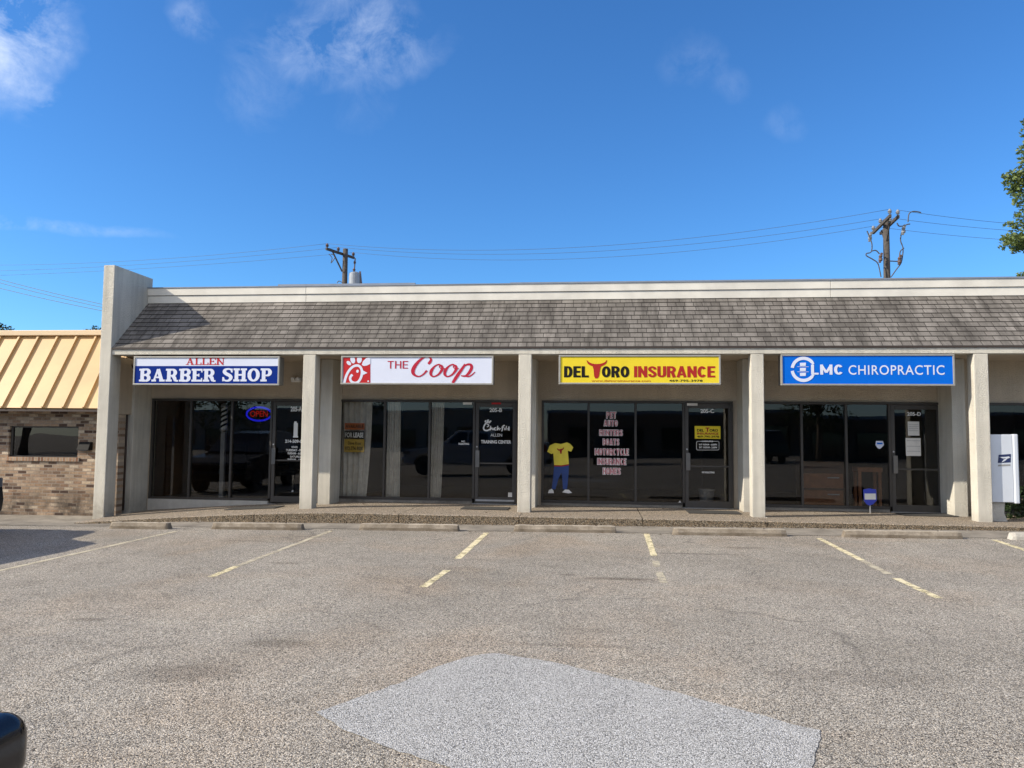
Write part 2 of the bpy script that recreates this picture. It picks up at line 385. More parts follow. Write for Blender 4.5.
def swirl():
    m, t = new_mat('barber_stripe')
    x, y, z = sep(t, t.obj)
    ang = t.math('ARCTAN2', t.math('SUBTRACT', y, 1.95), t.math('SUBTRACT', x, 0))
    return m

# ------------------------------------------------------------------ mesh builders
class MB:
    def __init__(s): s.v = []; s.f = []; s.m = []
    def add(s, vs, fs, mi=0):
        o = len(s.v); s.v += [tuple(v) for v in vs]
        for f in fs: s.f.append(tuple(o + i for i in f)); s.m.append(mi)
        return s
    def box(s, x0, x1, y0, y1, z0, z1, mi=0):
        x0, x1 = min(x0, x1), max(x0, x1); y0, y1 = min(y0, y1), max(y0, y1); z0, z1 = min(z0, z1), max(z0, z1)
        return s.add([(x0, y0, z0), (x1, y0, z0), (x1, y1, z0), (x0, y1, z0), (x0, y0, z1), (x1, y0, z1), (x1, y1, z1), (x0, y1, z1)],
                     [(0, 3, 2, 1), (4, 5, 6, 7), (0, 1, 5, 4), (1, 2, 6, 5), (2, 3, 7, 6), (3, 0, 4, 7)], mi)
    def prism(s, pts, axis, a, b, mi=0):       # polygon extruded along x, y or z from a to b
        n = len(pts)
        def P(p, q): return {'x': (q, p[0], p[1]), 'y': (p[0], q, p[1]), 'z': (p[0], p[1], q)}[axis]
        vs = [P(p, a) for p in pts] + [P(p, b) for p in pts]
        return s.add(vs, [tuple(range(n))[::-1], tuple(range(n, 2 * n))] + [(i, (i + 1) % n, n + (i + 1) % n, n + i) for i in range(n)], mi)
    def tube(s, pts, rad, n=8, mi=0, closed=False):
        pts = [Vector(p) for p in pts]; k = len(pts); rings = []
        for i, p in enumerate(pts):
            d = (pts[min(i + 1, k - 1)] - pts[max(i - 1, 0)]).normalized()
            a = d.cross(Vector((0, 0, 1)) if abs(d.z) < .95 else Vector((0, 1, 0))).normalized(); b = d.cross(a)
            r_ = rad[i] if isinstance(rad, (list, tuple)) else rad
            rings.append([p + (a * math.cos(2 * math.pi * j / n) + b * math.sin(2 * math.pi * j / n)) * r_ for j in range(n)])
        vs = [q for r_ in rings for q in r_]; fs = []
        for i in range(k - 1):
            for j in range(n): fs.append((i * n + j, i * n + (j + 1) % n, (i + 1) * n + (j + 1) % n, (i + 1) * n + j))
        if not closed: fs += [tuple(range(n))[::-1], tuple(range((k - 1) * n, k * n))]
        return s.add(vs, fs, mi)
    def lathe(s, c, prof, n=20, mi=0, axis='z'):
        vs = []; k = len(prof)
        for (r_, h) in prof:
            for j in range(n):
                a = 2 * math.pi * j / n
                q = (r_ * math.cos(a), r_ * math.sin(a), h)
                if axis == 'y': q = (q[0], q[2], q[1])
                if axis == 'x': q = (q[2], q[0], q[1])
                vs.append((c[0] + q[0], c[1] + q[1], c[2] + q[2]))
        fs = [(i * n + j, i * n + (j + 1) % n, (i + 1) * n + (j + 1) % n, (i + 1) * n + j) for i in range(k - 1) for j in range(n)]
        fs += [tuple(range(n))[::-1], tuple(range((k - 1) * n, k * n))]
        return s.add(vs, fs, mi)
    def build(s, name, mats, parent=None, bev=0, smooth=False, seg=2):
        me = bpy.data.meshes.new(name); me.from_pydata(s.v, [], s.f); me.validate()
        mats = mats if isinstance(mats, (list, tuple)) else [mats]
        for q in mats: me.materials.append(M[q])
        if len(mats) > 1:
            for p, i in zip(me.polygons, s.m): p.material_index = i
        bm = bmesh.new(); bm.from_mesh(me); bmesh.ops.recalc_face_normals(bm, faces=bm.faces); bm.to_mesh(me); bm.free()
        if smooth:
            for p in me.polygons: p.use_smooth = True
        o = bpy.data.objects.new(name, me); COL.objects.link(o)
        if parent:
            o.parent = parent
            if parent.type == 'EMPTY': o.matrix_parent_inverse = Matrix.Translation(-Vector(parent.location))
        if bev:
            b = o.modifiers.new('edge', 'BEVEL'); b.width = bev; b.segments = seg; b.limit_method = 'ANGLE'; b.angle_limit = R(40)
        return o
def tag(o, label=None, cat=None, group=None, kind=None):
    if label: o['label'] = label
    if cat: o['category'] = cat
    if group: o['group'] = group
    if kind: o['kind'] = kind
    return o
def thing(name, label, cat, loc=(0, 0, 0), group=None):
    o = bpy.data.objects.new(name, None); o.empty_display_size = .2; COL.objects.link(o); o.location = loc
    return tag(o, label, cat, group)
def copy_tree(o, parent=None):
    c = o.copy(); COL.objects.link(c)
    if parent: c.parent = parent
    for ch in list(o.children): copy_tree(ch, c)
    return c

def sheet(mb, pts, z, mi=0):      # flat outline, each corner at its own height
    return mb.add([(p[0], p[1], z(p[0], p[1])) for p in pts], [tuple(range(len(pts)))], mi)

_txt = {}
def text_geo(body, bold=0.0, shear=0.0, space=1.0):
    key = (body, bold, shear, space)
    if key in _txt: return _txt[key]
    cu = bpy.data.curves.new('t', 'FONT'); cu.body = body; cu.size = 1; cu.offset = bold; cu.shear = shear; cu.space_character = space
    cu.resolution_u = 4; cu.fill_mode = 'FRONT'
    o = bpy.data.objects.new('t', cu); COL.objects.link(o)
    dg = bpy.context.evaluated_depsgraph_get(); dg.update()
    me = bpy.data.meshes.new_from_object(o.evaluated_get(dg))
    vs = [(v.co.x, v.co.y) for v in me.vertices]; fs = [tuple(p.vertices) for p in me.polygons]
    bpy.data.objects.remove(o); bpy.data.curves.remove(cu); bpy.data.meshes.remove(me)
    _txt[key] = (vs, fs); return vs, fs
def put_text(mb, body, x0, x1, z0, z1, y, bold=0.0, mi=0, shear=0.0, space=1.0):   # lettering that fills the box, facing the lot
    vs, fs = text_geo(body, bold, shear, space)
    a = min(v[0] for v in vs); b = max(v[0] for v in vs); c = min(v[1] for v in vs); d = max(v[1] for v in vs)
    mb.add([(x0 + (v[0] - a) / (b - a) * (x1 - x0), y, z0 + (v[1] - c) / (d - c) * (z1 - z0)) for v in vs], fs, mi)
def spline(P, n=8):
    P = [tuple(map(float, p)) for p in P]; out = []
    for i in range(len(P) - 1):
        p0 = P[max(i - 1, 0)]; p1 = P[i]; p2 = P[i + 1]; p3 = P[min(i + 2, len(P) - 1)]
        for k in range(n):
            t = k / n
            out.append(tuple(.5 * ((2 * b) + (-a + c) * t + (2 * a - 5 * b + 4 * c - d) * t * t + (-a + 3 * b - 3 * c + d) * t ** 3) for a, b, c, d in zip(p0, p1, p2, p3)))
    out.append(P[-1]); return out
_lift = [0]
def ribbon(mb, pts, y, mi=0, T=lambda u, v: (u, v)):   # a brush stroke of (u, v, width)
    _lift[0] = (_lift[0] + 1) % 7
    y = y - _lift[0] * .0002; vs = []; n = len(pts)
    for i, (a, b, wd) in enumerate(pts):
        p = pts[max(i - 1, 0)]; q = pts[min(i + 1, n - 1)]
        dx, dz = q[0] - p[0], q[1] - p[1]; L = math.hypot(dx, dz) or 1
        nx, nz = -dz / L * wd / 2, dx / L * wd / 2
        yy = y - .0012 * i / n
        for sg in (1, -1):
            U, V = T(a + sg * nx, b + sg * nz); vs.append((U, yy, V))
    mb.add(vs, [(2 * i, 2 * i + 1, 2 * i + 3, 2 * i + 2) for i in range(n - 1)], mi)
def polyg(mb, pts, y, mi=0, T=lambda u, v: (u, v)):
    q = [T(*p) for p in pts]
    mb.add([(a, y, b) for a, b in q], [tuple(range(len(q)))], mi)
def ell(cx, cy, a, b, rot=0, n=20):
    return [(cx + a * math.cos(t) * math.cos(rot) - b * math.sin(t) * math.sin(rot), cy + a * math.cos(t) * math.sin(rot) + b * math.sin(t) * math.cos(rot)) for t in [2 * math.pi * i / n for i in range(n)]]

# slab-serif capitals, drawn as strokes in a unit-high box: (strokes, width)
def slab(ch, st, th, sf):
    o = []; ov = .09; W0 = .74
    def bar(x0, z0, x1, z1, wd): o.append([(x0, z0, wd), (x1, z1, wd)])
    def foot(x, z, hw=None):
        hw = hw or st / 2 + ov; bar(x - hw, z, x + hw, z, sf)
    b_, t_ = sf / 2, 1 - sf / 2
    def arc(cx, cz, a, b, t0, t1, w0, w1, n=14):
        o.append([(cx + a * math.cos(t), cz + b * math.sin(t), w1 + (w0 - w1) * abs(math.cos(t))) for t in [t0 + (t1 - t0) * i / n for i in range(n + 1)]])
    xs = st / 2 + ov
    if ch in 'BRPEHLN':
        bar(xs, 0, xs, 1, st); foot(xs, b_); foot(xs, t_)
    if ch == 'B':
        W0 = .80
        for cz, b in ((.745, .21), (.27, .22)):
            bar(xs, cz + b, .45, cz + b, th); bar(xs, cz - b, .45, cz - b, th); arc(.45, cz, W0 - .45 - st / 2, b, -math.pi / 2, math.pi / 2, st, th)
    if ch in 'RP':
        W0 = .80 if ch == 'P' else .86
        bar(xs, 1 - th / 2, .44, 1 - th / 2, th); bar(xs, .46, .44, .46, th); arc(.44, .73 - th / 4, .77 - .44 - st / 2, .27 - th / 4, -math.pi / 2, math.pi / 2, st, th)
        if ch == 'R': o.append([(.46, .46, st * .9), (.60, .30, st), (.66, .10, st * .9), (.74, .05, th), (.86, .06, th)])
    if ch == 'E':
        W0 = .74; bar(xs, b_, W0, b_, sf); bar(xs, t_, W0, t_, sf); bar(xs, .5, .52, .5, th)
        bar(W0 - .04, 0, W0 - .04, .28, .09); bar(W0 - .04, .72, W0 - .04, 1, .09); bar(.50, .38, .50, .62, .08)
    if ch == 'L':
        W0 = .70; bar(xs, b_, W0, b_, sf); bar(W0 - .04, 0, W0 - .04, .34, .09)
    if ch == 'H':
        W0 = .92; x2 = W0 - xs; bar(x2, 0, x2, 1, st); foot(x2, b_); foot(x2, t_); bar(xs, .5, x2, .5, th)
    if ch == 'N':
        W0 = .92; x2 = W0 - xs; bar(x2, 0, x2, 1, th); foot(x2, t_); o.append([(xs - .05, .97, st), (x2, .04, st)])
    if ch == 'A':
        W0 = .94; bar(.17, .03, .45, .97, th); bar(.72, .03, .45, .97, st); bar(.28, .33, .62, .33, th); foot(.17, b_, .16); foot(.74, b_, .19)
    if ch == 'S':
        W0 = .72
        o.append([(a, b, wd) for a, b, wd in spline([(.66, .72, th), (.60, .90, th), (.40, .955, th), (.19, .88, st * .8), (.15, .73, st), (.28, .58, st), (.48, .47, st), (.60, .31, st), (.53, .12, st * .8), (.34, .045, th), (.14, .11, th), (.07, .29, th)], 4)])
        bar(.66, .68, .66, .99, .09); bar(.06, .01, .06, .33, .09)
    if ch == 'O':
        W0 = .84
        for t0 in (0, math.pi): arc(.42, .5, .42 - st / 2, .5 - th / 2, t0, t0 + math.pi, st, th, 18)
    return o, W0
def put_slab(mb, body, x0, x1, z0, z1, y, st=.22, th=.12, sf=.13, mi=0, gap=.05, wordgap=.42):
    cur = 0; items = []
    for ch in body:
        if ch == ' ': cur += wordgap; continue
        s_, w_ = slab(ch, st, th, sf); items.append((cur, s_)); cur += w_ + gap
    cur -= gap
    for off, s_ in items:
        for k in s_:
            ribbon(mb, k, y, mi, lambda u, v: (x0 + (u + off) / cur * (x1 - x0), z0 + v * (z1 - z0)))

# heavy sans capitals as strokes in a unit-high box; hw = horizontal stroke, vw = vertical stroke (in units of height)
def block(ch, v, h, W0):
    o = []; x0, x1, z0, z1 = v / 2, W0 - v / 2, h / 2, 1 - h / 2
    def ln(*p, wd=v): o.append([(a, b, wd) for a, b in p])
    def arc(cx, cz, a, b, t0, t1, n=12): o.append([(cx + a * math.cos(t), cz + b * math.sin(t), h + (v - h) * abs(math.cos(t))) for t in [R(t0 + (t1 - t0) * i / n) for i in range(n + 1)]])
    r_ = min((x1 - x0) / 2, .3); cx = W0 / 2
    if ch in 'BDEFHKLMNPR': ln((x0, 0), (x0, 1))
    if ch in 'HMN': ln((x1, 0), (x1, 1))
    if ch == 'E':
        for z in (z0, .5, z1): ln((x0, z), (W0 - (.04 if z == .5 else 0), z), wd=h)
    if ch == 'L': ln((x0, z0), (W0, z0), wd=h)
    if ch == 'H': ln((x0, .5), (x1, .5), wd=h)
    if ch == 'I': ln((cx, 0), (cx, 1))
    if ch == 'T': ln((0, z1), (W0, z1), wd=h); ln((cx, 0), (cx, z1))
    if ch == 'N': ln((x0 - v * .2, .98), (x1 + v * .2, .02), wd=v * .95)
    if ch == 'M': ln((x0 - v * .1, .98), (cx, .20), wd=v * .85); ln((x1 + v * .1, .98), (cx, .20), wd=v * .85)
    if ch == 'A': ln((v * .42, 0), (cx, 1), wd=v * .92); ln((W0 - v * .42, 0), (cx, 1), wd=v * .92); ln((W0 * .28, .27), (W0 * .72, .27), wd=h)
    if ch == 'Y': ln((v * .4, 1), (cx, .45), wd=v * .92); ln((W0 - v * .4, 1), (cx, .45), wd=v * .92); ln((cx, .5), (cx, 0))
    if ch == 'O':
        for t in (0, 180): arc(cx, .5, (x1 - x0) / 2, .5 - h / 2, t, t + 180, 16)
    if ch == 'C': arc(cx, .5, (x1 - x0) / 2, .5 - h / 2, 38, 322, 24)
    if ch == 'U':
        ln((x0, 1), (x0, r_ + z0)); ln((x1, 1), (x1, r_ + z0)); arc(cx, r_ + z0, (x1 - x0) / 2, r_, 180, 360)
    if ch == 'D':
        q = x1 - r_; ln((x0, z0), (q, z0), wd=h); ln((x0, z1), (q, z1), wd=h); arc(q, .5, r_, .5 - h / 2, -90, 90, 16)
    if ch in 'PRB':
        a, b = .5 - h * .1, z1; q = x1 - .18
        ln((x0, a), (q, a), wd=h); ln((x0, b), (q, b), wd=h); arc(q, (a + b) / 2, .18, (b - a) / 2, -90, 90)
        if ch == 'B': ln((x0, z0), (q, z0), wd=h); arc(q, (z0 + a) / 2, .18, (a - z0) / 2, -90, 90)
        if ch == 'R': ln((x1 - .12, .45), (x1 + .01, 0), wd=v)
    if ch == 'S':
        o.append([(a, b, wd) for a, b, wd in spline([(x1, .70, v), (x1 - .02, .84, v * .85), (cx, z1, h), (x0 + .02, .84, v * .85), (x0 + .01, .68, v), (cx, .51, v), (x1 - .01, .34, v), (x1 - .02, .16, v * .85), (cx, z0, h), (x0 + .02, .16, v * .85), (x0, .30, v)], 4)])
    return o
BW = dict(I=.0, M=.78, N=.60, O=.60, C=.58, A=.64, E=.50, L=.48, T=.56, S=.55, Y=.60)
def put_block(mb, body, x0, x1, z0, z1, y, v=.2, h=.16, mi=0, gap=.06):
    cur = 0; it = []
    for ch in body:
        w_ = v if ch == 'I' else BW.get(ch, .57); it.append((cur, block(ch, v, h, w_))); cur += w_ + gap
    cur -= gap
    for off, ks in it:
        for k in ks: ribbon(mb, k, y, mi, lambda u, q: (x0 + (u + off) / cur * (x1 - x0), z0 + q * (z1 - z0)))

# ------------------------------------------------------------------ ground
def ss(q): q = max(0, min(1, q)); return q * q * (3 - 2 * q)
def lz(x, y):
    return .01 * (max(-14, min(16, x)) - 1.2) - .075 * ss((-7.7 - x) / 2.4) * ss((y + 2.2) / 1.7)
def kerb_y(x): return -.68 - .022 * max(0, 3 - x)
def sz(x): return -.165 + .305 * (1 - (1 - max(0, min(1, (x + 10.5) / 5.4))) ** 1.35)         # the walk climbs as a ramp at its left end
xs = [-400, -120, -60, -30, -20] + [-14 + .4 * i for i in range(18)] + [-6.8, 0, 8, 16, 25, 60, 120, 400]
ys = [-300, -120, -60, -30, -16, -8, -4] + [-2.4 + .25 * i for i in range(14)] + [3, 8, 30, 100, 400]
g = MB(); n = len(ys)
g.add([(x, y, lz(x, y)) for x in xs for y in ys], [(i * n + j, (i + 1) * n + j, (i + 1) * n + j + 1, i * n + j + 1) for i in range(len(xs) - 1) for j in range(n - 1)])
tag(g.build('parking_lot', 'asphalt', smooth=True), kind='structure')
LIFT = .004
def strip(x0, x1, y0, y1, dz, step=.4, jag=0):
    g = MB(); k = max(1, int((x1 - x0) / step)); q = max(1, int((y1 - y0) / .25))
    P = []
    for i in range(k + 1):
        for j in range(q + 1):
            x = x0 + (x1 - x0) * i / k; y = y0 + (y1 - y0) * j / q
            if j == 0: y += rnd.uniform(-jag, jag)
            P.append((x, y, lz(x, y) + dz))
    g.add(P, [(i * (q + 1) + j, (i + 1) * (q + 1) + j, (i + 1) * (q + 1) + j + 1, i * (q + 1) + j + 1) for i in range(k) for j in range(q)])
    return g
tag(strip(-9.9, 16, -1.72, -.68, .006, .3, .02).build('gutter_strip', 'concrete', smooth=True), kind='structure')
tag(strip(-24, -9.92, -1.75, .58, .006, .3, .02).build('pavement', 'concrete', smooth=True), kind='structure')
# the grey resurfaced patch
def lot(u, v):
    d = ray(u, v); nn = Vector((-.01, 0, 1)); t = (-.012 - CAM.dot(nn)) / d.dot(nn); return CAM + d * t
pp = [(316, 713), (352, 700), (398, 684), (440, 666), (470, 656.5), (492, 653.5), (520, 657), (560, 664), (612, 677), (640, 683), (690, 697), (740, 710), (790, 724), (822, 731), (818, 748), (812, 768), (800, 800), (640, 850), (500, 815), (450, 769), (400, 752), (345, 730)]
P = [lot(*q) for q in pp]; P2 = []
for a, b in zip(P, P[1:] + P[:1]):
    k = max(1, int((b - a).length / .06))
    for i in range(k):
        q = a.lerp(b, i / k); P2.append((q.x + rnd.uniform(-.009, .009), q.y + rnd.uniform(-.012, .012)))
tag(sheet(MB(), P2, lambda x, y: lz(x, y) + LIFT).build('asphalt_patch', 'patch'), kind='structure')
def line(pa, pb, wd=.095, mat='paint'):
    a, b = lot(*pa), lot(*pb); d = (b - a).normalized(); nrm = Vector((-d.y, d.x, 0)) * wd / 2
    g = MB(); k = max(2, int((b - a).length / .15)); vs = []
    for i in range(k + 1):
        q = a.lerp(b, i / k); j = rnd.uniform(.85, 1.1)
        for sg in (-1, 1): vs.append((q.x + sg * nrm.x * j, q.y + sg * nrm.y * j, lz(q.x, q.y) + LIFT))
    g.add(vs, [(2 * i, 2 * i + 1, 2 * i + 3, 2 * i + 2) for i in range(k)])
    tag(g.build('parking_line', mat), kind='structure')
line((176, 531.5), (-30, 577.5), .095, 'paint_faint'); line((331, 531), (238, 566), .095, 'paint_faint'); line((237, 566.5), (211, 577))
line((486.5, 533), (457.5, 559)); line((447, 570.5), (423, 587.5)); line((646.5, 534), (654, 556)); line((655.5, 561), (657, 567), .09, 'paint_faint'); line((659, 572), (664, 583), .09, 'paint_faint')
line((819, 538.5), (862, 560.5)); line((862, 560.5), (889, 574.5), .095, 'paint_faint'); line((896, 578.5), (939, 598.5)); line((994, 540), (1060, 562))

# sidewalk: slabs of exposed aggregate with open joints, one ramped
g = MB(); edges = [-10.28, -8.1, -6.6, -5.95, -3.75, -1.45, .85, 3.1, 5.1, 7.2, 9.6, 12, 16]
for a, b in zip(edges, edges[1:]):
    k = max(1, int((b - .012 - a) / .25)); q = [(a + (b - .012 - a) * i / k) for i in range(k + 1)]
    for x0, x1 in zip(q, q[1:]):
        vs = []
        for x in (x0, x1): ky = kerb_y(x); vs += [(x, ky, lz(x, ky) - .1), (x, ky, sz(x) - .012), (x, ky + .015, sz(x)), (x, 1.64, sz(x) + .004), (x, 1.64, -.5)]
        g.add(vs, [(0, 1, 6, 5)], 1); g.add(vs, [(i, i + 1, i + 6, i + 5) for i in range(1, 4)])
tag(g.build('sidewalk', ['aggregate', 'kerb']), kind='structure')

# ------------------------------------------------------------------ the shop row
XL, XR = -10.30, 16.0
B = thing('shop_row', 'long single-storey stucco shop row with shingled mansard roof and square columns', 'building', (0, 0, 0))
cols = [(-6.06, -5.79), (-1.57, -1.31), (2.965, 3.21), (7.05, 7.31), (11.5, 11.76), (15.72, 15.98)]
SY = 1.65                                    # storefront plane
for a, b in cols:
    MB().box(a, b, 0, .27, -.1, 3.287).build('column', 'stucco', B, .012)
    MB().box(a + .02, b + .02, 1.0, SY - .002, -.1, 3.295).build('pier', 'stucco', B, .01)
MB().box(-10.62, -10.38, 1.0, SY + .3, -.4, 3.295).build('pier', 'stucco', B, .01)
MB().prism([(-.03, -.4), (.33, -.4), (.33, 3.3), (1.40, 4.3), (1.40, 5.215), (-.03, 5.225)], 'x', -10.555, -10.30).build('wing_wall', 'stucco', B, .012)
MB().box(-10.553, -10.435, .331, .999, 2.04, 3.295).build('wing_infill', 'wall', B)
MB().box(XL + .002, XR, -.003, .30, 3.29, 3.403).build('beam', 'stucco', B, .008)
MB().box(XL + .002, XR, .302, SY, 3.30, 3.40).build('soffit', 'wall', B)
# stepped shingle courses
g = MB(); prof = []
for i in range(NC):
    y0_, z0_ = RY0 + (RY1 - RY0) * i / NC, RZ0 + (RZ1 - RZ0) * i / NC
    y1_, z1_ = RY0 + (RY1 - RY0) * (i + 1) / NC, RZ0 + (RZ1 - RZ0) * (i + 1) / NC
    prof += [(y0_ - .010, z0_ + .004), (y1_, z1_)]
prof = [(RY0 - .022, RZ0 + .001)] + prof + [(RY1 + .1, RZ1)]
vs = [(XL + .001, *p) for p in prof] + [(XR, *p) for p in prof]; n = len(prof)
g.add(vs, [(i, n + i, n + i + 1, i + 1) for i in range(n - 1)])
roof = g.build('roof', 'shingle', B)
MB().box(XL + .002, XR, -.026, .29, 3.404, 3.4332).build('drip_edge', 'gutter', roof)
# fascia boards in lengths, with joints
fx = [XL + .003, ax(307, 290, 1.25), ax(830, 284, 1.25), XR]
for a, b in zip(fx, fx[1:]):
    MB().box(a, b - .008, 1.215, 1.32, 4.605, 4.772).build('fascia_board', 'fascia', B, .004)
    MB().box(a, b - .008, 1.195, 1.32, 4.784, 4.95).build('fascia_board', 'fascia', B, .004)
MB().box(XL + .004, XR, 1.25, 14.1, 4.70, 4.94).build('roof_deck', 'flash', B)
f = MB(); f.box(XL + .004, XR, 1.18, 1.40, 4.952, 4.972); f.box(ax(278, 285, 1.3), ax(415, 284, 1.3), 1.30, 1.39, 4.972, 5.03); f.box(ax(510, 284, 1.3), XR, 1.30, 1.39, 4.972, 5.012)
f.build('roof_flashing', 'flash', B)
# outer walls
MB().box(-10.64, -10.44, SY + .3, 14, -.4, 4.7).build('side_wall', 'wall', B)
MB().box(XR - .2, XR - .002, SY + .05, 14, -.4, 4.698).build('side_wall', 'wall', B)
MB().box(-10.638, XR, 14, 14.2, -.4, 4.7).build('rear_wall', 'wall', B)
p = MB().tube([(-10.41, .99, 3.08), (-10.44, .93, 3.16), (-10.50, .93, 3.14), (-10.515, .96, 3.0), (-10.515, .965, 1.2), (-10.515, .965, -.1)], .022, 8).build('drain_pipe', 'gutter', B, smooth=True)

ZH = 2.435                                   # storefront head
def x165(u, v=450): return ax(u, v, SY)
bays = []
def storefront(x0, x1, divs, doorx, ztop=ZH, zb=.20, last_right=None, low=None):
    """x0..x1 opening; divs = x of mullions; door between doorx; returns window and door objects"""
    fr = MB(); d0, d1 = SY - .045, SY + .055
    bars = [x0 + .025] + divs + [doorx[0]]
    for x in bars: fr.box(x - .024, x + .024, d0, d1, zb + .052, ztop - .052)
    fr.box(x0, x1, d0 - .004, d1, ztop - .052, ztop); fr.box(x0, doorx[0] - .025, d0 - .004, d1, zb, zb + .052)
    fr.box(x1 - .05, x1 + .001, d0, SY + .165, zb - .04, ztop - .053)
    win = fr.build('window', 'bronze', B, .004)
    for a, b in zip(bars, bars[1:]):
        g = MB().box(a + .022, b - .022, SY + .006, SY + .012, zb + .05, ztop - .05); tx_, tz_ = rnd.uniform(-.004, .004), rnd.uniform(-.003, .003); xm_ = (a + b) / 2
        g.v = [(x, y + tx_ * (x - xm_) / .5 + tz_ * (z - 1.3), z) for x, y, z in g.v]; g.build('pane', 'glass', win)
    a, b = doorx[0] + .03, doorx[1]
    dz0 = sz((a + b) / 2) + .015
    dr = MB(); e0, e1 = SY - .03, SY + .03
    dr.box(a, a + .075, e0, e1, dz0, ztop - .056); dr.box(b - .075, b, e0, e1, dz0, ztop - .056)
    dr.box(a + .075, b - .075, e0, e1, ztop - .15, ztop - .056); dr.box(a + .075, b - .075, e0, e1, dz0, dz0 + .14)
    dr.box(a + .075, b - .075, e0 + .008, e1 - .008, 1.02, 1.055)
    door = dr.build('door', 'bronze_lt', B, .005)
    MB().box(a + .073, b - .073, SY + .003, SY + .009, dz0 + .138, ztop - .148).build('pane', 'glass', door)
    h = MB(); h.box(a + .015, a + .105, e0 - .05, e0 - .036, .95, 1.32); h.box(a + .03, a + .06, e0 - .037, e0, 1.0, 1.03); h.box(a + .03, a + .06, e0 - .037, e0, 1.24, 1.27)
    h.build('handle', 'handle', door, .004)
    k = MB(); k.lathe((a + .04, e0 - .012, 1.40), [(.016, 0), (.018, .006), (.018, .012)], 12, axis='y'); k.build('lock', 'steel', door)
    # wall round the opening
    return win, door
doorsx = []
op = [  # opening x0, x1, mullions, door x0..x1
    (x165(151), x165(305), [x165(190.5), x165(231.5)], (x165(271), x165(304))),
    (x165(338.5), x165(517), [x165(384.5), x165(429.5)], (x165(474), x165(516))),
    (x165(541.5), x165(733), [x165(588.5), x165(635.5)], (x165(683.5), x165(732))),
    (x165(757), x165(942), [x165(801.5), x165(846)], (x165(889.5), x165(941))),
    (7.75, 11.2, [8.9, 10.0], (10.15, 11.15)),
    (12.1, 15.5, [13.2, 14.3], (14.4, 15.4))]
op[0] = (op[0][0], op[0][3][0] + 1.02, op[0][2], (op[0][3][0], op[0][3][0] + 1.0))
WD = []
for i, o_ in enumerate(op):
    zb = .115 if i == 0 else .205
    WD.append(storefront(*o_[:3], o_[3], zb=zb))
# masonry: head wall over the openings, jambs between them, sills below
hw = MB(); hw.box(-10.61, XR - .003, SY, SY + .16, ZH + .001, 3.40); hw.build('front_wall', 'wall', B)
jx = [-10.61] + [q for o_ in op for q in (o_[0], o_[1])] + [XR - .003]
for a, b in zip(jx[0::2], jx[1::2]):
    MB().box(a, b, SY + .001, SY + .16, -.4, ZH).build('jamb_wall', 'wall', B)
for i, o_ in enumerate(op):
    zb = .115 if i == 0 else .205
    s_ = MB(); s_.box(o_[0] + .001, o_[3][0] - .026, SY - .03 if i else SY - .05, SY + .14, -.45, zb - .001)
    s_.build('low_wall', 'lowwall' if i == 0 else 'concrete', B, .006)
    MB().box(o_[3][0] - .02, o_[1], SY - .06, SY + .14, -.1, sz(o_[3][0]) + .014).build('threshold', 'steel', B)
# rooms behind the glass
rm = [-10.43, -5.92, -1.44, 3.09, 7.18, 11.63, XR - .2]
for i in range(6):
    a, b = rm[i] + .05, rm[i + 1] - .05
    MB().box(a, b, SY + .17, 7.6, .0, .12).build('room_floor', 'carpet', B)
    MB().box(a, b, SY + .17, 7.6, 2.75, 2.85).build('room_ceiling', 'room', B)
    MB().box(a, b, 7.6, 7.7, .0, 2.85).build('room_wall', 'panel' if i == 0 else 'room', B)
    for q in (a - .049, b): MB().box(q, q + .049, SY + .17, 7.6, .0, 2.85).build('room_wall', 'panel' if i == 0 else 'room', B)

# door numbers and vinyl lettering
def zat(v, u=600, y=SY): return at(u, v, y).z
def px_text(mb, body, u0, u1, v0, v1, y=SY - .004, bold=0.0, mi=0, **k):
    put_text(mb, body, ax(u0, v1, y), ax(u1, v1, y), at(u0, v1, y).z, at(u0, v0, y).z, y, bold, mi, **k)
def px_box(mb, u0, u1, v0, v1, y, mi=0, th=.002):
    mb.box(ax(u0, v1, y), ax(u1, v1, y), y, y + th, at(u0, v1, y).z, at(u0, v0, y).z, mi)
def vinyl(rows, parent, mat='vinyl', name='lettering', y=SY - .004):
    for r_ in rows:
        mb = MB(); px_text(mb, *r_[:5], y=y, bold=r_[5] if len(r_) > 5 else .0); mb.build(name, mat, parent)
dA, dB, dC, dD = (WD[i][1] for i in range(4))
vinyl([('205-A', 290.5, 302, 406.5, 411.5, .03), ('214-509-0462', 285, 308, 439.5, 442.8, .03), ('HOURS', 291.5, 297.5, 446, 448, .02), ('TUESDAY - FRIDAY', 286, 308, 449, 451.2, .03),
       ('9:00AM - 6:00PM', 287.5, 306, 452.2, 454.4, .03), ('SATURDAY', 290, 304, 455.6, 457.6, .02), ('8:00AM - 4:00PM', 287.5, 306, 458.4, 460.8, .03)], dA)
mb = MB(); px_box(mb, 293.5, 297.5, 423, 436, SY - .004); px_box(mb, 294.3, 296.7, 421.5, 423, SY - .004); px_box(mb, 293, 298, 436, 437.5, SY - .004); mb.build('emblem', 'vinyl', dA)
vinyl([('205-B', 489.5, 502, 408, 412, .03), ('ALLEN', 490.5, 502, 433.5, 436.5), ('TRAINING CENTER', 481, 511, 440, 443.4, .03)], dB)
mb = MB()                                       # white script lettering with a chicken-headed C
T_ = lambda u, v: (ax(474 + u / 12.8, 395 + v / 12.8, SY - .004), at(474 + u / 12.8, 395 + v / 12.8, SY - .004).z)
PXW = 1 / 12.8
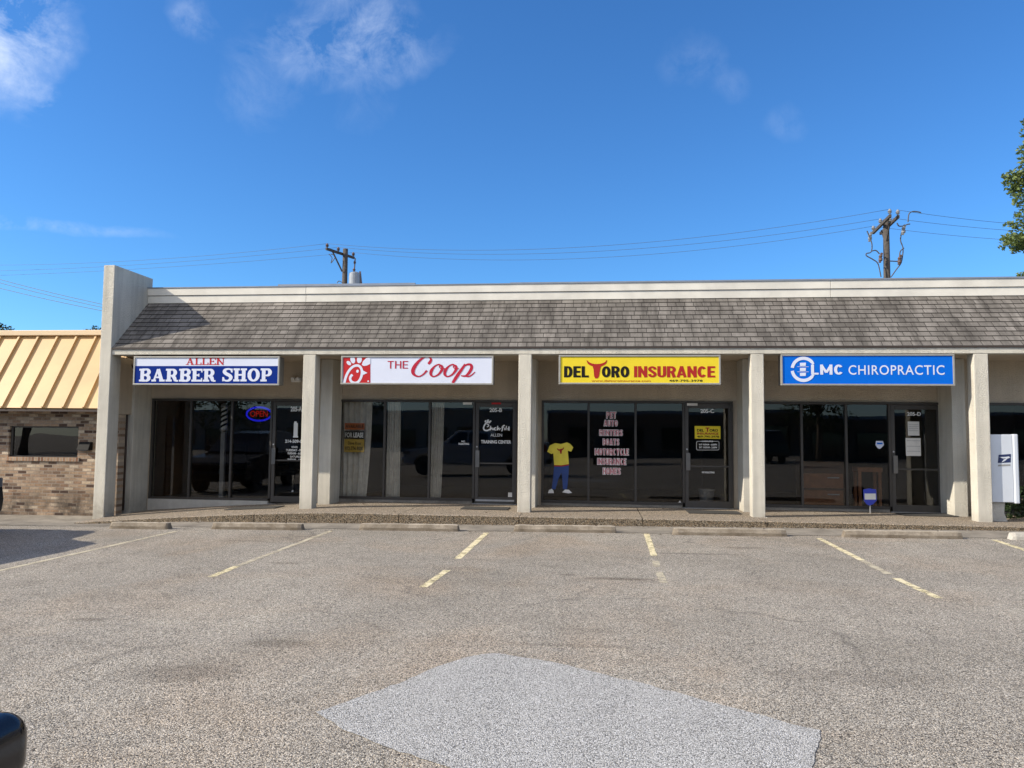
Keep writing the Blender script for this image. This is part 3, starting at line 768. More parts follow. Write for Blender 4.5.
def stroke_px(pts, wd, n=5): ribbon(mb, [(a, b, c) for a, b, c in spline([(p[0], p[1], wd if len(p) < 3 else p[2]) for p in pts], n)], SY - .004, 0, T_)
stroke_px([(205, 360), (190, 345), (150, 365), (125, 410), (130, 445), (165, 455), (200, 440)], 18)
stroke_px([(150, 350), (145, 335), (160, 330)], 18); stroke_px([(172, 342), (178, 322), (190, 325)], 18); stroke_px([(200, 345), (212, 332), (218, 342)], 16)
stroke_px([(165, 380), (180, 372), (188, 395), (165, 410)], 12)
stroke_px([(215, 395), (205, 450), (228, 420), (238, 448)], 13); stroke_px([(255, 420), (250, 450)], 13); stroke_px([(285, 422), (268, 420), (262, 445), (285, 448)], 12); stroke_px([(305, 395), (297, 450), (318, 420), (325, 450)], 12)
stroke_px([(335, 432), (350, 432)], 12); stroke_px([(395, 388), (370, 400), (362, 450), (350, 462)], 14); stroke_px([(350, 412), (385, 412)], 10); stroke_px([(395, 420), (392, 450)], 12); stroke_px([(415, 395), (408, 450)], 12)
stroke_px([(425, 432), (436, 432)], 10); stroke_px([(435, 452), (448, 405), (450, 455)], 13)
mb.build('lettering', 'vinyl', dB)
mb = MB(); px_box(mb, 491.5, 501, 402.3, 404.3, SY - .036); mb.build('sticker', 'red', dB)
mb = MB(); px_box(mb, 508, 513, 492.5, 497, SY - .004); mb.build('sticker', 'paper', dB)
mb = MB(); px_box(mb, 475.5, 514, 499.3, 501.0, SY - .034); mb.build('kick_strip', 'steel', dB)
vinyl([('NO', 461.5, 465, 440.5, 442.2, .02), ('SOLICITING', 458.5, 469, 442.8, 444.8, .03)], WD[1][0])
mb = MB(); px_box(mb, 463, 472, 402.3, 404.6, SY - .05); mb.build('sticker', 'paper', WD[1][0])
# door C
vinyl([('205-C', 700.5, 714, 409, 413, .03), ('HOURS', 702, 713, 440.5, 442, .02), ('M-F 9:00AM - 6:00PM', 699, 717, 443.6, 445.4, .03), ('SAT 10:00AM - 2:00PM', 699, 717, 446.4, 448.2, .03), ('NO SOLICITING', 702, 714.5, 471.4, 473.2, .03)], dC)
mb = MB()
def rr_ring(u0, u1, v0, v1, rc, wd, y):
    pts = []
    for cx, cy, a0 in ((u1 - rc, v0 + rc, -90), (u1 - rc, v1 - rc, 0), (u0 + rc, v1 - rc, 90), (u0 + rc, v0 + rc, 180)):
        for k in range(5): a = R(a0 + 22.5 * k); pts.append((cx + rc * math.cos(a), cy + rc * math.sin(a)))
    return pts
rp = rr_ring(696.5, 719, 441.3, 450, 1.4, .35, SY); rp = [(a, b, .38) for a, b in rp + rp[:1]]
ribbon(mb, rp, SY - .004, 0, lambda u, v: (ax(u, v, SY - .004), at(u, v, SY - .004).z)); mb.build('emblem', 'vinyl', dC)
pl = MB(); px_box(pl, 694.8, 720.5, 426, 438.6, SY - .004, 0)
px_text(pl, 'DEL', 697, 704, 429, 431.6, SY - .006, .04, 1); px_text(pl, 'ORO', 709.5, 718, 429, 431.6, SY - .006, .04, 1); px_text(pl, 'T', 705.5, 709.5, 427.5, 431.8, SY - .006, .05, 2)
px_text(pl, 'INSURANCE', 697, 718.5, 432.4, 434.6, SY - .006, .04, 2); px_text(pl, '469-795-3978', 697, 719, 435.5, 437.6, SY - .006, .03, 1)
pl.build('door_placard', ['yellow', 'black', 'brickred'], dC)
mb = MB(); px_box(mb, 687, 697.5, 403.2, 405.6, SY - .05); mb.build('sticker', 'paper', dC)
mb = MB(); a = T2 = lambda u, v: (ax(u, v, SY - .005), at(u, v, SY - .005).z)
polyg(mb, [(677, 505), (682.5, 505), (679.8, 500.5)], SY - .005, 0, T2); mb.build('sticker', 'paper', WD[2][0])
# red words with white edging on the middle pane
words = (('PET', 606.5, 616, 412, 418.2), ('AUTO', 604, 617.5, 420.3, 426), ('RENTERS', 599.5, 622.5, 429.8, 435.4), ('BOATS', 603, 619, 438.9, 444.8), ('MOTORCYCLE', 595, 628.5, 448.6, 454.8), ('INSURANCE', 597.5, 626, 458.3, 464.4), ('HOMES', 603, 620.5, 468, 474.2))
for (b_, u0_, u1_, v0_, v1_) in words:
    a, b = ax(u0_, v1_, SY - .004), ax(u1_, v1_, SY - .004); c, d = at(u0_, v1_, SY).z, at(u0_, v0_, SY).z; e = .009
    mb = MB(); put_block(mb, b_, a - e, b + e, c - e, d + e, SY - .004, .29, .26, 0, .03); put_block(mb, b_, a, b, c, d, SY - .007, .185, .16, 1, .08)
    mb.build('lettering', ['vinyl', 'pink'], WD[2][0])
# clothes decal on the left pane: yellow shirt, blue trousers, white shoes
mb = MB(); TF = lambda u, v: (ax(520 + u / 6.4, 390 + v / 6.4, SY - .005), at(520 + u / 6.4, 390 + v / 6.4, SY - .005).z)
def fp(pts, mi, y=SY - .005): polyg(mb, pts, y, mi, TF)
fp([(190, 355), (225, 340), (262, 346), (300, 335), (322, 345), (341, 368), (327, 395), (306, 388), (313, 475), (265, 483), (219, 482), (213, 405), (201, 410), (174, 395)], 0)
fp([(219, 486), (265, 487), (313, 479), (310, 545), (301, 635), (275, 636), (270, 560), (264, 530), (247, 565), (226, 636), (203, 632), (212, 560)], 1)
fp([(219, 480), (265, 482), (313, 474), (313, 482), (265, 490), (219, 489)], 2, SY - .0065)
fp([(179, 660), (185, 641), (203, 632), (214, 644), (217, 660)], 4); fp([(270, 655), (288, 637), (312, 638), (333, 658), (310, 662)], 4)
ribbon(mb, [(a, b, c) for a, b, c in spline([(237, 374, 4), (248, 384, 9), (262, 382, 10), (274, 378, 9), (281, 368, 4)], 4)], SY - .007, 2, TF); fp([(252, 383), (270, 381), (266, 408), (258, 408)], 2, SY - .0066)
mb.build('clothes_decal', ['shirt', 'jeans', 'brickred', 'hide', 'vinyl'], WD[2][0])
vinyl([('205-D', 907, 921, 412, 415.8, .03)], dD)

# ------------------------------------------------------------------ signs hung under the beam
def sign(label, x0, x1, z0, z1, face, cat='shop sign'):
    t = thing('shop_sign', label, cat, ((x0 + x1) / 2, .13, z0), 'lightbox signs under the beam')
    c = MB(); c.box(x0 + .012, x1 - .012, .022, .27, z0 + .012, z1 - .012); c.build('cabinet', 'cab_dark', t)
    f = MB(); bw = .035
    f.box(x0, x1, 0, .05, z1 - bw, z1); f.box(x0, x1, 0, .05, z0, z0 + bw); f.box(x0, x0 + bw, .001, .049, z0 + bw, z1 - bw); f.box(x1 - bw, x1, .001, .049, z0 + bw, z1 - bw)
    f.build('frame', 'alu', t, .006)
    MB().box(x0 + bw - .002, x1 - bw + .002, .016, .0215, z0 + bw - .002, z1 - bw + .002).build('face', face, t)
    for q in (x0 + .3, x1 - .3): MB().box(q - .03, q + .03, .11, .17, z1 - .012, 3.291).build('bracket', 'alu', t)
    return t
FY = .0145
def sx(u, v=370): return ax(u, v, FY)
def szz(v, u): return at(u, v, FY).z
s1 = sign('blue and white barber sign with red and pale slab letters', -9.80, -6.57, 2.645, 3.255, 'white')
mb = MB(); mb.box(-9.768, -6.602, .0125, .0155, 2.68, szz(366, 200)); mb.build('face_band', 'blue', s1)
mb = MB(); put_slab(mb, 'BARBER', sx(139.5), sx(216), szz(381.6, 200), szz(368.8, 200), .0105, .25, .13, .15); mb.build('lettering', 'white', s1); mb = MB(); put_slab(mb, 'SHOP', sx(222.5), sx(272.5), szz(381.4, 240), szz(368.4, 240), .0105, .25, .13, .15)
mb.build('lettering', 'white', s1)
mb = MB(); put_slab(mb, 'ALLEN', sx(185.5), sx(224.5), szz(364.9, 205), szz(357.9, 205), .0135, .17, .08, .09); mb.build('lettering', 'red', s1)

s2 = sign('white sign with red script lettering and red square emblem', -5.25, -2.08, 2.67, 3.262, 'white')
TE = lambda x, y: (sx(336 + x / 12.8, 352 + y / 12.8), szz(352 + y / 12.8, 336 + x / 12.8))
mb = MB(); polyg(mb, [(92, 57), (440, 57), (440, 400), (92, 400)], .0135, 0, TE)
def es(pts, wd, n=5): ribbon(mb, [tuple(q) for q in spline([(p[0], p[1], wd if len(p) < 3 else p[2]) for p in pts], n)], .0115, 1, TE)
es([(106, 398), (130, 310), (168, 238), (215, 190), (268, 172), (310, 190), (331, 235), (330, 290), (312, 345), (280, 385), (240, 396), (200, 380), (182, 345), (190, 312), (212, 290)], 31)
for e in (ell(165, 142, 34, 22, .7), ell(215, 100, 30, 48, -.25), ell(300, 98, 32, 46, .12), ell(276, 246, 17, 20, .3), ell(413, 374, 11, 11)): polyg(mb, [(max(93, min(440, a)), max(58, min(400, b))) for a, b in e], .0108, 1, TE)
polyg(mb, [(330, 165), (345, 120), (385, 80), (441, 58), (441, 150), (400, 172), (360, 180)], .0108, 1, TE)
polyg(mb, [(345, 236), (403, 268), (350, 292), (338, 270)], .0106, 1, TE)
mb.build('emblem', ['red', 'white'], s2)
mb = MB(); put_block(mb, 'THE', sx(387.5), sx(408), szz(368.6, 398), szz(361, 398), .013, .12, .12, 0, .12); mb.build('lettering', 'crimson', s2); mb = MB()
TC = lambda x, y: (sx(400 + x / 10.24, 350 + y / 10.24), szz(350 + y / 10.24, 400 + x / 10.24))
def cs(pts, n=6): ribbon(mb, [(q[0], q[1], q[2] * 1.22 + 2) for q in spline(pts, n)], .013, 0, TC)
cs([(288, 142, 18), (306, 125, 22), (318, 95, 16), (290, 70, 10), (250, 74, 12), (200, 108, 20), (152, 165, 28), (132, 215, 30), (145, 252, 20), (190, 271, 10), (235, 252, 11), (275, 210, 16)])
for dx in (0, 143):
    cs([(424 + dx, 168, 14), (400 + dx, 148, 10), (358 + dx, 165, 12), (322 + dx, 210, 24), (316 + dx, 250, 20), (345 + dx, 272, 10), (395 + dx, 248, 14), (432 + dx, 195, 22), (424 + dx, 160, 14), (402 + dx, 168, 7), (420 + dx, 190, 6), (460 + dx, 190, 6)])
cs([(668, 145, 16), (630, 200, 22), (585, 265, 26), (538, 338, 20)])
cs([(606, 232, 7), (640, 185, 8), (685, 150, 14), (724, 152, 20), (732, 185, 24), (705, 235, 22), (665, 268, 12), (625, 262, 8)])
cs([(650, 262, 8), (700, 272, 10), (735, 255, 9), (768, 225, 6)])
mb.build('lettering', 'crimson', s2)

s3 = sign('yellow insurance sign with black and red letters and bull horns', -.765, 2.395, 2.685, 3.272, 'yellow')
TD = lambda x, y: (sx(555 + x / 11.377, 350 + y / 11.377), szz(350 + y / 11.377, 555 + x / 11.377))
def bx3(body, u0, u1, v0, v1, bold, mat, y=.0135):
    mb = MB(); put_text(mb, body, sx(u0), sx(u1), szz(v1, (u0 + u1) / 2), szz(v0, (u0 + u1) / 2), y, bold); return mb
def blk(body, u0, u1, v0, v1, mat, par, y=.0135, v=.2, h=.16, gap=.06):
    mb = MB(); put_block(mb, body, sx(u0), sx(u1), szz(v1, (u0 + u1) / 2), szz(v0, (u0 + u1) / 2), y, v, h, 0, gap); return mb.build('lettering', mat, par)
blk('DEL', 564, 588.8, 366.2, 377.4, 'black', s3, v=.22, h=.18, gap=.05); blk('ORO', 601.8, 629.3, 366.2, 377.4, 'black', s3, v=.22, h=.18, gap=.05)
blk('INSURANCE', 634, 715.2, 366.2, 377.4, 'brickred', s3, v=.21, h=.17, gap=.05)
mb = bx3('469-795-3978', 669, 702.5, 379.6, 381.8, .02, 'black'); mb.build('lettering', 'black', s3)
mb = bx3('www.deltoroinsurance.com', 591.5, 650.5, 379.8, 381.8, .005, 'red'); mb.build('lettering', 'brickred', s3)
mb = MB(); ribbon(mb, [tuple(q) for q in spline([(362, 118, 6), (385, 150, 24), (430, 170, 30), (480, 175, 32), (530, 168, 30), (570, 148, 22), (590, 116, 6)], 5)], .0135, 0, TD)
polyg(mb, [(425, 175), (530, 172), (515, 210), (500, 300), (485, 322), (458, 322), (445, 300), (438, 220)], .0118, 0, TD); mb.build('emblem', 'brickred', s3)

s4 = sign('bright blue chiropractic sign with white letters and broken ring', 3.53, 6.715, 2.675, 3.282, 'azure')
TB = lambda x, y: (sx(776 + x / 11.377, 350 + y / 11.377), szz(350 + y / 11.377, 776 + x / 11.377))
mb = MB()
for t0, t1 in ((-28, -172), (172, 28)):
    ribbon(mb, [(312 + 128 * math.cos(R(a)), 220 + 126 * math.sin(R(a)), 36 * (1 if abs(math.cos(R(a))) < .8 or math.cos(R(a)) < 0 else .75)) for a in [t0 + (t1 - t0) * i / 22 for i in range(23)]], .0125, 0, TB)
for y0_ in (146, 204, 260): polyg(mb, [(272, y0_), (340, y0_ - 2), (338, y0_ + 34), (273, y0_ + 36)], .0118, 0, TB)
for y0_ in (188, 246): polyg(mb, [(240, y0_), (372, y0_), (372, y0_ + 4), (240, y0_ + 4)], .0122, 0, TB)
mb.build('emblem', 'white', s4)
blk('LMC', 811, 843.2, 364.6, 374.6, 'white', s4, .0125, .19, .18, .10)
mb = MB(); put_text(mb, 'CHIROPRACTIC', sx(848.5), sx(944.5), szz(374.8, 896), szz(365.2, 896), .0125, .006, space=1.1); mb.build('lettering', 'white', s4)

# ------------------------------------------------------------------ small things at the shopfronts
LY = SY - .052
def boxlabel(px): return px
# lease notice behind/at the first pane of the second bay
lt = at(353, 466, SY + .03)
t = thing('lease_notice', 'orange, black and mustard lease notice in the curtained window', 'notice', (lt.x, SY + .03, lt.z))
mb = MB(); px_box(mb, 344.5, 364.5, 423, 429.5, SY + .012, 0); px_box(mb, 344.2, 364, 431, 438.8, SY + .012, 1); px_box(mb, 344, 364, 439.0, 452, SY + .012, 2); mb.build('board', ['orange', 'black', 'mustard'], t)
mb = MB(); px_text(mb, 'FOR LEASE', 345, 363.4, 432.4, 437.4, SY + .010, .03); mb.build('lettering', 'vinyl', t)
vinyl([('AVAILABLE', 345.5, 363.5, 424.4, 428, .02), ('Dave Ross', 348, 361, 441.5, 444.6, .01), ('972-774-9000', 345, 363, 446.4, 450.4, .02)], t, 'black', y=SY + .010)
# curtains
def curtain(u0, u1, label, y=1.80, flare=0):
    a, b = ax(u0, 450, y), ax(u1, 450, y)
    mb = MB(); n = 60; rows = 14; vs = []
    for j in range(rows + 1):
        z = .16 + (2.52 - .16) * j / rows; fl = flare * (1 - j / rows) ** 2
        for i in range(n + 1):
            s_ = i / n; x = a + (b - a) * s_ * (1 + .0 * fl) - fl * s_
            vs.append((x, y + .035 * math.sin(s_ * 34 + j * .12) + .015 * math.sin(s_ * 13 + 1), z))
    mb.add(vs, [(j * (n + 1) + i, j * (n + 1) + i + 1, (j + 1) * (n + 1) + i + 1, (j + 1) * (n + 1) + i) for j in range(rows) for i in range(n)])
    o = mb.build('curtain', 'curtain', smooth=True); sol = o.modifiers.new('cloth', 'SOLIDIFY'); sol.thickness = .004
    tag(o, label, 'curtain', 'sheer curtains behind the glass')
curtain(341, 371.5, 'wide sheer curtain behind the lease notice', flare=.12)
curtain(386.5, 400, 'narrow sheer curtain between the wide curtain and the last one')
curtain(431, 443.5, 'sheer curtain nearest the door with script lettering', flare=.06)
# papers on the last door
def paper(label, u0, u1, v0, v1, lines, cat='paper notice'):
    c = at((u0 + u1) / 2, v1, SY - .006)
    t = thing('paper_notice', label, cat, c, 'papers taped to the glass')
    mb = MB(); px_box(mb, u0, u1, v0, v1, SY - .006); mb.build('sheet', 'paper', t)
    mb = MB()
    for q in lines: px_box(mb, u0 + .8, u1 - .8, q, q + .35, SY - .0075, th=.001)
    mb.build('print', 'ink', t)
paper('single white sheet taped high on the rightmost shop door', 908, 919.5, 421.5, 435.5, (424.5, 426.5, 428.5, 430.5))
paper('white sheets taped as one block below the single sheet on the door', 906, 921, 438, 455.8, (440.5, 446.0, 451.0))
c = at(879.5, 448, SY - .006)
t = thing('window_sticker', 'pale blue pointed security sticker on the glass left of the papered door', 'sticker', c)
mb = MB(); T3 = lambda u, v: (ax(u, v, SY - .006), at(u, v, SY - .006).z)
polyg(mb, [(876, 441), (883, 441), (884, 445), (881, 448.2), (879.5, 449), (877.5, 448), (875.5, 445)], SY - .006, 0, T3)
mb.build('sticker_face', 'white', t)
mb = MB(); px_box(mb, 877, 882.6, 442.6, 444.2, SY - .008, th=.001); mb.build('print', 'azure', t)
# door mats
for (u0, u1, i, lb) in ((249, 289, 0, 'black rubber mat at the barber door'), (480, 517, 1, 'black rubber mat at the door with script lettering'), (690, 727, 2, 'black rubber mat at the door with yellow placard'), (894, 939, 3, 'black rubber mat at the door with taped papers')):
    a, b = op[i][3][0] - .05, op[i][3][1] - .02; mb = MB()
    a += .02
    yb = (.25, .30, .45, .85)[i]; a -= (.35, .02, .0, 0)[i]; b -= (.25, 0, 0, 0)[i]
    mb.box(a, b, yb, yb + .55, 0, .014)
    for v in range(len(mb.v)): x, y, z = mb.v[v]; mb.v[v] = (x, y, z + sz(x) + .006)
    tag(mb.build('door_mat', 'mat', bev=.004), lb, 'door mat', 'mats at the shop doors')
# wall lights under the first signs
c = at(297, 380, SY - .03)
t = thing('wall_light', 'small white emergency light on the wall right of the barber sign', 'wall light', c)
mb = MB(); mb.box(c.x - .13, c.x + .10, SY - .07, SY - .001, c.z - .05, c.z + .05); mb.build('housing', 'paper', t, .015)
mb = MB()
for q in (-.07, .05): mb.lathe((c.x + q, SY - .14, c.z + .02), [(.03, 0), (.045, .02), (.045, .07)], 14, axis='y')
mb.build('lamp_head', 'vinyl', t)
# barber pole inside the second pane
px_, pz0, pz1 = ax(223.5, 440, 1.9), at(223.5, 432, 1.9).z, at(223.5, 404, 1.9).z
t = thing('barber_pole', 'grey and black striped barber pole on a stand behind the glass', 'barber pole', (px_, 1.9, .12))
mb = MB(); mb.lathe((px_, 1.9, 0), [(.075, pz0 + .08), (.075, pz1 - .08)], 24); 
for k in range(5):
    pts = []
    for i in range(13): a = math.pi * (-1 + i / 12) + 0; zz = pz0 + .06 + k * .11 + i * .010; pts.append((px_ + .077 * math.cos(a), 1.9 + .077 * math.sin(a), max(pz0 + .08, min(pz1 - .08, zz))))
    vs = []
    for q in pts: vs += [q, (q[0], q[1], min(pz1 - .08, q[2] + .055))]
    mb.add(vs, [(2 * i, 2 * i + 2, 2 * i + 3, 2 * i + 1) for i in range(12)], 1)
mb.build('striped_cylinder', ['vinyl', 'black'], t)
mb = MB(); mb.lathe((px_, 1.9, pz1 - .08), [(.09, 0), (.095, .03), (.07, .07), (.03, .10)], 20); mb.lathe((px_, 1.9, pz0), [(.03, -.02), (.08, .02), (.095, .05), (.09, .08)], 20); mb.build('cap', 'steel', t)
mb = MB(); mb.box(px_ - .05, px_ + .05, 1.86, 1.94, .12, pz0); mb.build('stand', 'plastic_grey', t)
# neon sign
c = at(259, 414, 1.78)
t = thing('neon_sign', 'lit oval neon open sign with blue ring and red letters', 'neon sign', c)
mb = MB(); e = [(c.x + .30 * math.cos(R(10 * i)), 1.78, c.z + .155 * math.sin(R(10 * i))) for i in range(37)]; mb.tube(e, .022, 8); mb.build('ring_tube', 'neon_blue', t)
mb = MB(); put_text(mb, 'OPEN', c.x - .21, c.x + .21, c.z - .065, c.z + .075, 1.775, .004); mb.build('lettering', 'neon_red', t)
mb = MB(); mb.box(c.x - .2, c.x + .2, 1.81, 1.82, c.z - .02, c.z + .02); mb.box(c.x - .005, c.x + .005, 1.81, 1.82, c.z, 2.7); mb.build('hanger', 'black', t)
# waiting-room furniture behind the last bay and bins
def table(x, y, w_, d_, h_, label, mat='wood'):
    t = thing('wooden_table', label, 'table', (x, y, .12))
    MB().box(x - w_ / 2, x + w_ / 2, y - d_ / 2, y + d_ / 2, .12 + h_ - .1, .12 + h_).build('tabletop', mat, t, .01)
    for a in (-1, 1):
        for b in (-1, 1): MB().box(x + a * (w_ / 2 - .05) - .03, x + a * (w_ / 2 - .05) + .03, y + b * (d_ / 2 - .05) - .03, y + b * (d_ / 2 - .05) + .03, .12, .12 + h_ - .1).build('leg', mat, t)
table(ax(867, 470, 2.5), 2.5, .52, .4, .92, 'orange brown wooden stand behind the glass beside the papered door')
q = ax(822, 470, 2.8)
t = thing('drawer_cabinet', 'brown drawer cabinet with pale handles behind the glass', 'cabinet', (q, 2.8, .12))
MB().box(q - .5, q + .42, 2.6, 3.1, .12, 1.15).build('carcass', 'panel', t, .01)
for z in (.35, .72): MB().box(q - .47, q + .39, 2.582, 2.6, z - .16, z + .16).build('drawer', 'wood', t, .006); MB().box(q + .05, q + .3, 2.56, 2.582, z + .06, z + .085).build('handle', 'steel', t)
c = ax(706.5, 490, 2.1)
t = thing('waste_bin', 'grey tapered waste bin inside the door with yellow placard', 'bin', (c, 2.1, .12))
mb = MB(); mb.lathe((c, 2.1, .12), [(.13, 0), (.17, .36), (.185, .37), (.185, .40), (.165, .40), (.12, .03)], 20); mb.build('bin_body', 'plastic_grey', t)
# barber chairs
for xx, lb in ((-9.6, 'black barber chair behind the first pane'), (-7.9, 'black barber chair behind the barber pole')):
    t = thing('barber_chair', lb, 'barber chair', (xx, 4.2, .12))
    MB().lathe((xx, 4.2, .12), [(.30, 0), (.30, .03), (.06, .06), (.06, .45)], 18).build('base', 'chrome', t)
    MB().box(xx - .27, xx + .27, 3.95, 4.5, .57, .70).build('seat', 'black', t, .04)
    MB().box(xx - .26, xx + .26, 4.46, 4.58, .70, 1.35).build('backrest', 'black', t, .04)
    for s_ in (-1, 1): MB().box(xx + s_ * .32 - .04, xx + s_ * .32 + .04, 4.0, 4.5, .80, .86).build('armrest', 'black', t, .015)
# yard sign
c = at(869, 510, 1.32); zb = sz(c.x)
t = thing('security_sign', 'blue shield-shaped security sign on a thin stake before the glass', 'yard sign', (c.x, 1.32, zb))
TS = lambda u, v: (ax(u, v, 1.30), at(u, v, 1.30).z)
mb = MB(); q = [TS(*p) for p in ((863.2, 489.5), (869, 488.4), (876, 489.5), (876.6, 500.5), (873, 504.2), (869.5, 505.6), (866.5, 504.2), (863.8, 500.5))]; mb.prism(q, 'y', 1.295, 1.305); mb.build('panel', 'ulblue', t)
mb = MB(); polyg(mb, [(864.4, 493.5), (875.6, 493.5), (875.8, 499.5), (864.6, 499.5)], 1.2935, 0, TS); mb.build('label_band', 'paper', t)
mb = MB(); mb.tube([(c.x + .02, 1.312, zb), (c.x + .02, 1.312, at(869, 500, 1.31).z)], .012, 8); mb.build('stake', 'steel', t)
# planter/curb at the last bay
# mailbox
mx0, mx1 = ax(989, 470, .08), ax(1018.5, 470, .08); mz1, mz0 = at(1005, 434.5, .08).z, at(1005, 503.5, .08).z; mx0 = 7.318
t = thing('mail_drop_box', 'tall white mail box with navy eagle emblem beside the right column', 'mailbox', ((mx0 + mx1) / 2, .3, sz(7.6)))
mb = MB(); mb.box(mx0, mx1 - .09, .08, .52, mz0 + .02, mz1); mb.build('body', 'mailwhite', t, .012)
mb = MB(); mb.box(mx1 - .088, mx1, .05, .54, mz0, mz1 + .008); mb.build('side_flange', 'mailwhite', t, .02)
mb = MB(); xm = (mx0 + mx1) / 2 - .08; mb.prism([(xm - .12, sz(7.6)), (xm + .16, sz(7.6)), (xm + .10, .3), (xm + .12, mz0 + .02), (xm - .12, mz0 + .02)], 'y', .16, .42); mb.build('pedestal', 'lowwall', t, .01)
TM = lambda u, v: (ax(980 + u / 6.98, 420 + v / 6.98, .077), at(980 + u / 6.98, 420 + v / 6.98, .077).z)
mb = MB(); polyg(mb, [(130, 243), (216, 237), (214, 296), (124, 300)], .077, 0, TM); polyg(mb, [(133, 258), (172, 258), (200, 254), (212, 262), (190, 270), (176, 284), (150, 296), (165, 276), (185, 268), (160, 268)], .075, 1, TM)
polyg(mb, [(126, 312), (212, 308), (212, 320), (126, 324)], .077, 2, TM); mb.build('emblem', ['navy', 'mailwhite', 'ink'], t)
# shrub beside it
def leaves(mb, c, rx, ry, rz, n, size, rg, mi=0, hollow=.35):
    for _ in range(n):
        while True:
            d = Vector((rg.uniform(-1, 1), rg.uniform(-1, 1), rg.uniform(-1, 1)))
            if hollow < d.length < 1: break
        p = Vector((c[0] + d.x * rx, c[1] + d.y * ry, c[2] + d.z * rz))
        a = Vector((rg.gauss(0, 1), rg.gauss(0, 1), rg.gauss(0, .7))).normalized(); b = a.cross(Vector((rg.gauss(0, 1), rg.gauss(0, 1), rg.gauss(0, 1)))).normalized()
        s_ = size * rg.uniform(.6, 1.3)
        mb.add([p - a * s_, p - b * s_ * .45 + a * s_ * .1, p + a * s_, p + b * s_ * .45 + a * s_ * .1], [(0, 1, 2, 3)], mi)
rg = random.Random(3)
t = thing('shrub', 'dark leafy shrub beside the white mail box', 'shrub', (8.3, .9, sz(8)))
mb = MB()
for (x, y, z, r_) in ((8.1, .85, .34, .24), (8.35, .9, .5, .28), (8.6, .95, .4, .3), (8.05, 1.0, .5, .2), (8.9, .9, .5, .25)): leaves(mb, (x, y, z), r_, r_, r_, 260, .045, rg, 0, .2)
mb.build('foliage', 'leaf_dark', t)
mb = MB()
for k in range(6): mb.tube([(8.4 + rg.uniform(-.1, .1), .9, .12), (8.4 + rg.uniform(-.5, .4), .9 + rg.uniform(-.15, .15), .55)], .012, 6)
mb.build('stem', 'bark', t)

# wheel stops
def make_stop(x0, x1, y, label, pale=False, rz=0):
    L = x1 - x0; xm = (x0 + x1) / 2; z0 = lz(xm, y)
    t = thing('wheel_stop', label, 'wheel stop', (xm, y, z0), 'concrete wheel stops along the kerb')
    mb = MB(); prof = [(-.085, -.02), (.085, -.02), (.085, .05), (.055, .115), (-.055, .115), (-.085, .05)]
    n = 18; vs = []
    for i in range(n + 1):
        x = -L / 2 + L * i / n; e = min(i, n - i)
        k = .80 if e == 0 else 1
        for (yy, zz) in prof: vs.append((x + (.03 if i == 0 else -.03 if i == n else 0) * (zz > .04), yy * k + rg.uniform(-.004, .004), (zz * (.93 if e == 0 else 1) + rg.uniform(-.004, .004)) + (lz(xm + x, y) - z0)))
    mb.add([(v[0] + xm, v[1] + y, v[2] + z0) for v in vs], [(i * 6 + j, i * 6 + (j + 1) % 6, (i + 1) * 6 + (j + 1) % 6, (i + 1) * 6 + j) for i in range(n) for j in range(6)] + [tuple(range(6)), tuple(range(n * 6, n * 6 + 6))])
    mb.build('stop_body', 'stop_pale' if pale else 'stop', t, .008)
    mb = MB()
    for q in (-.55, .55): mb.lathe((xm + q * L / 1.83, y, z0 + .10 + lz(xm + q, y) - z0), [(.014, 0), (.014, .022), (.006, .026)], 10)
    mb.build('anchor_pin', 'gutter', t)
    t.rotation_euler.z = rz
for (u0, u1, v, lb, pl) in ((106, 171, 529, 'wheel stop half in car shadow before the ramp by the left pillar', 0), (207, 304, 530, 'wheel stop before the barber door', 0), (356, 460, 531, 'wheel stop before the curtained windows', 0),
                        (512, 617, 532.5, 'wheel stop before the window decal of yellow shirt and blue trousers', 0), (673, 787, 536, 'wheel stop before the door with yellow placard', 0), (846, 962, 538.5, 'wheel stop before the blue shield yard sign', 0), (1015, 1110, 541, 'paler wheel stop before the white mail box', 1)):
    a, b = lot(u0, v), lot(u1, v); make_stop(a.x, b.x, (a.y + b.y) / 2 + .09 + rg.uniform(-.02, .02), lb, pl, R(rg.uniform(-.7, .7)))

# ------------------------------------------------------------------ brick building next door
K = thing('brick_building', 'low mottled brick building with tan standing seam metal roof', 'building', (-16, 5, -.2))
wx0, wx1, wz0, wz1 = -13.07, -11.41, 1.07, 1.755; BY = .60; BX0, BX1 = -26, -10.66
mb = MB(); mb.box(BX0, wx0, BY, BY + .22, -.5, 2.4); mb.box(wx1, -10.45, BY, BY + .22, -.5, 2.4); mb.box(wx0, wx1, BY + .001, BY + .22, -.5, wz0 - .0); mb.box(wx0, wx1, BY + .001, BY + .22, wz1, 2.4)
mb.build('wall', 'brick', K)
MB().box(BX0, BX1, 1.30, 9, -.5, 3.6).build('building_core', 'brick_far', K)
mb = MB(); mb.box(wx0 - .05, wx1 + .05, BY - .03, BY + .15, wz0 - .085, wz0 - .001); mb.build('sill', 'brick_row', K)
mb = MB(); mb.box(wx0, wx0 + .05, BY + .05, BY + .12, wz0, wz1); mb.box(wx1 - .03, wx1, BY + .05, BY + .12, wz0, wz1); mb.box(wx0 + .05, wx1 - .03, BY + .05, BY + .12, wz0, wz0 + .03); mb.box(wx0 + .05, wx1 - .03, BY + .05, BY + .12, wz1 - .03, wz1)
fw = mb.build('window', 'bronze', K, .004)
MB().box(wx0 + .04, wx1 - .02, BY + .08, BY + .088, wz0 + .02, wz1 - .02).build('pane', 'glass_office', fw)
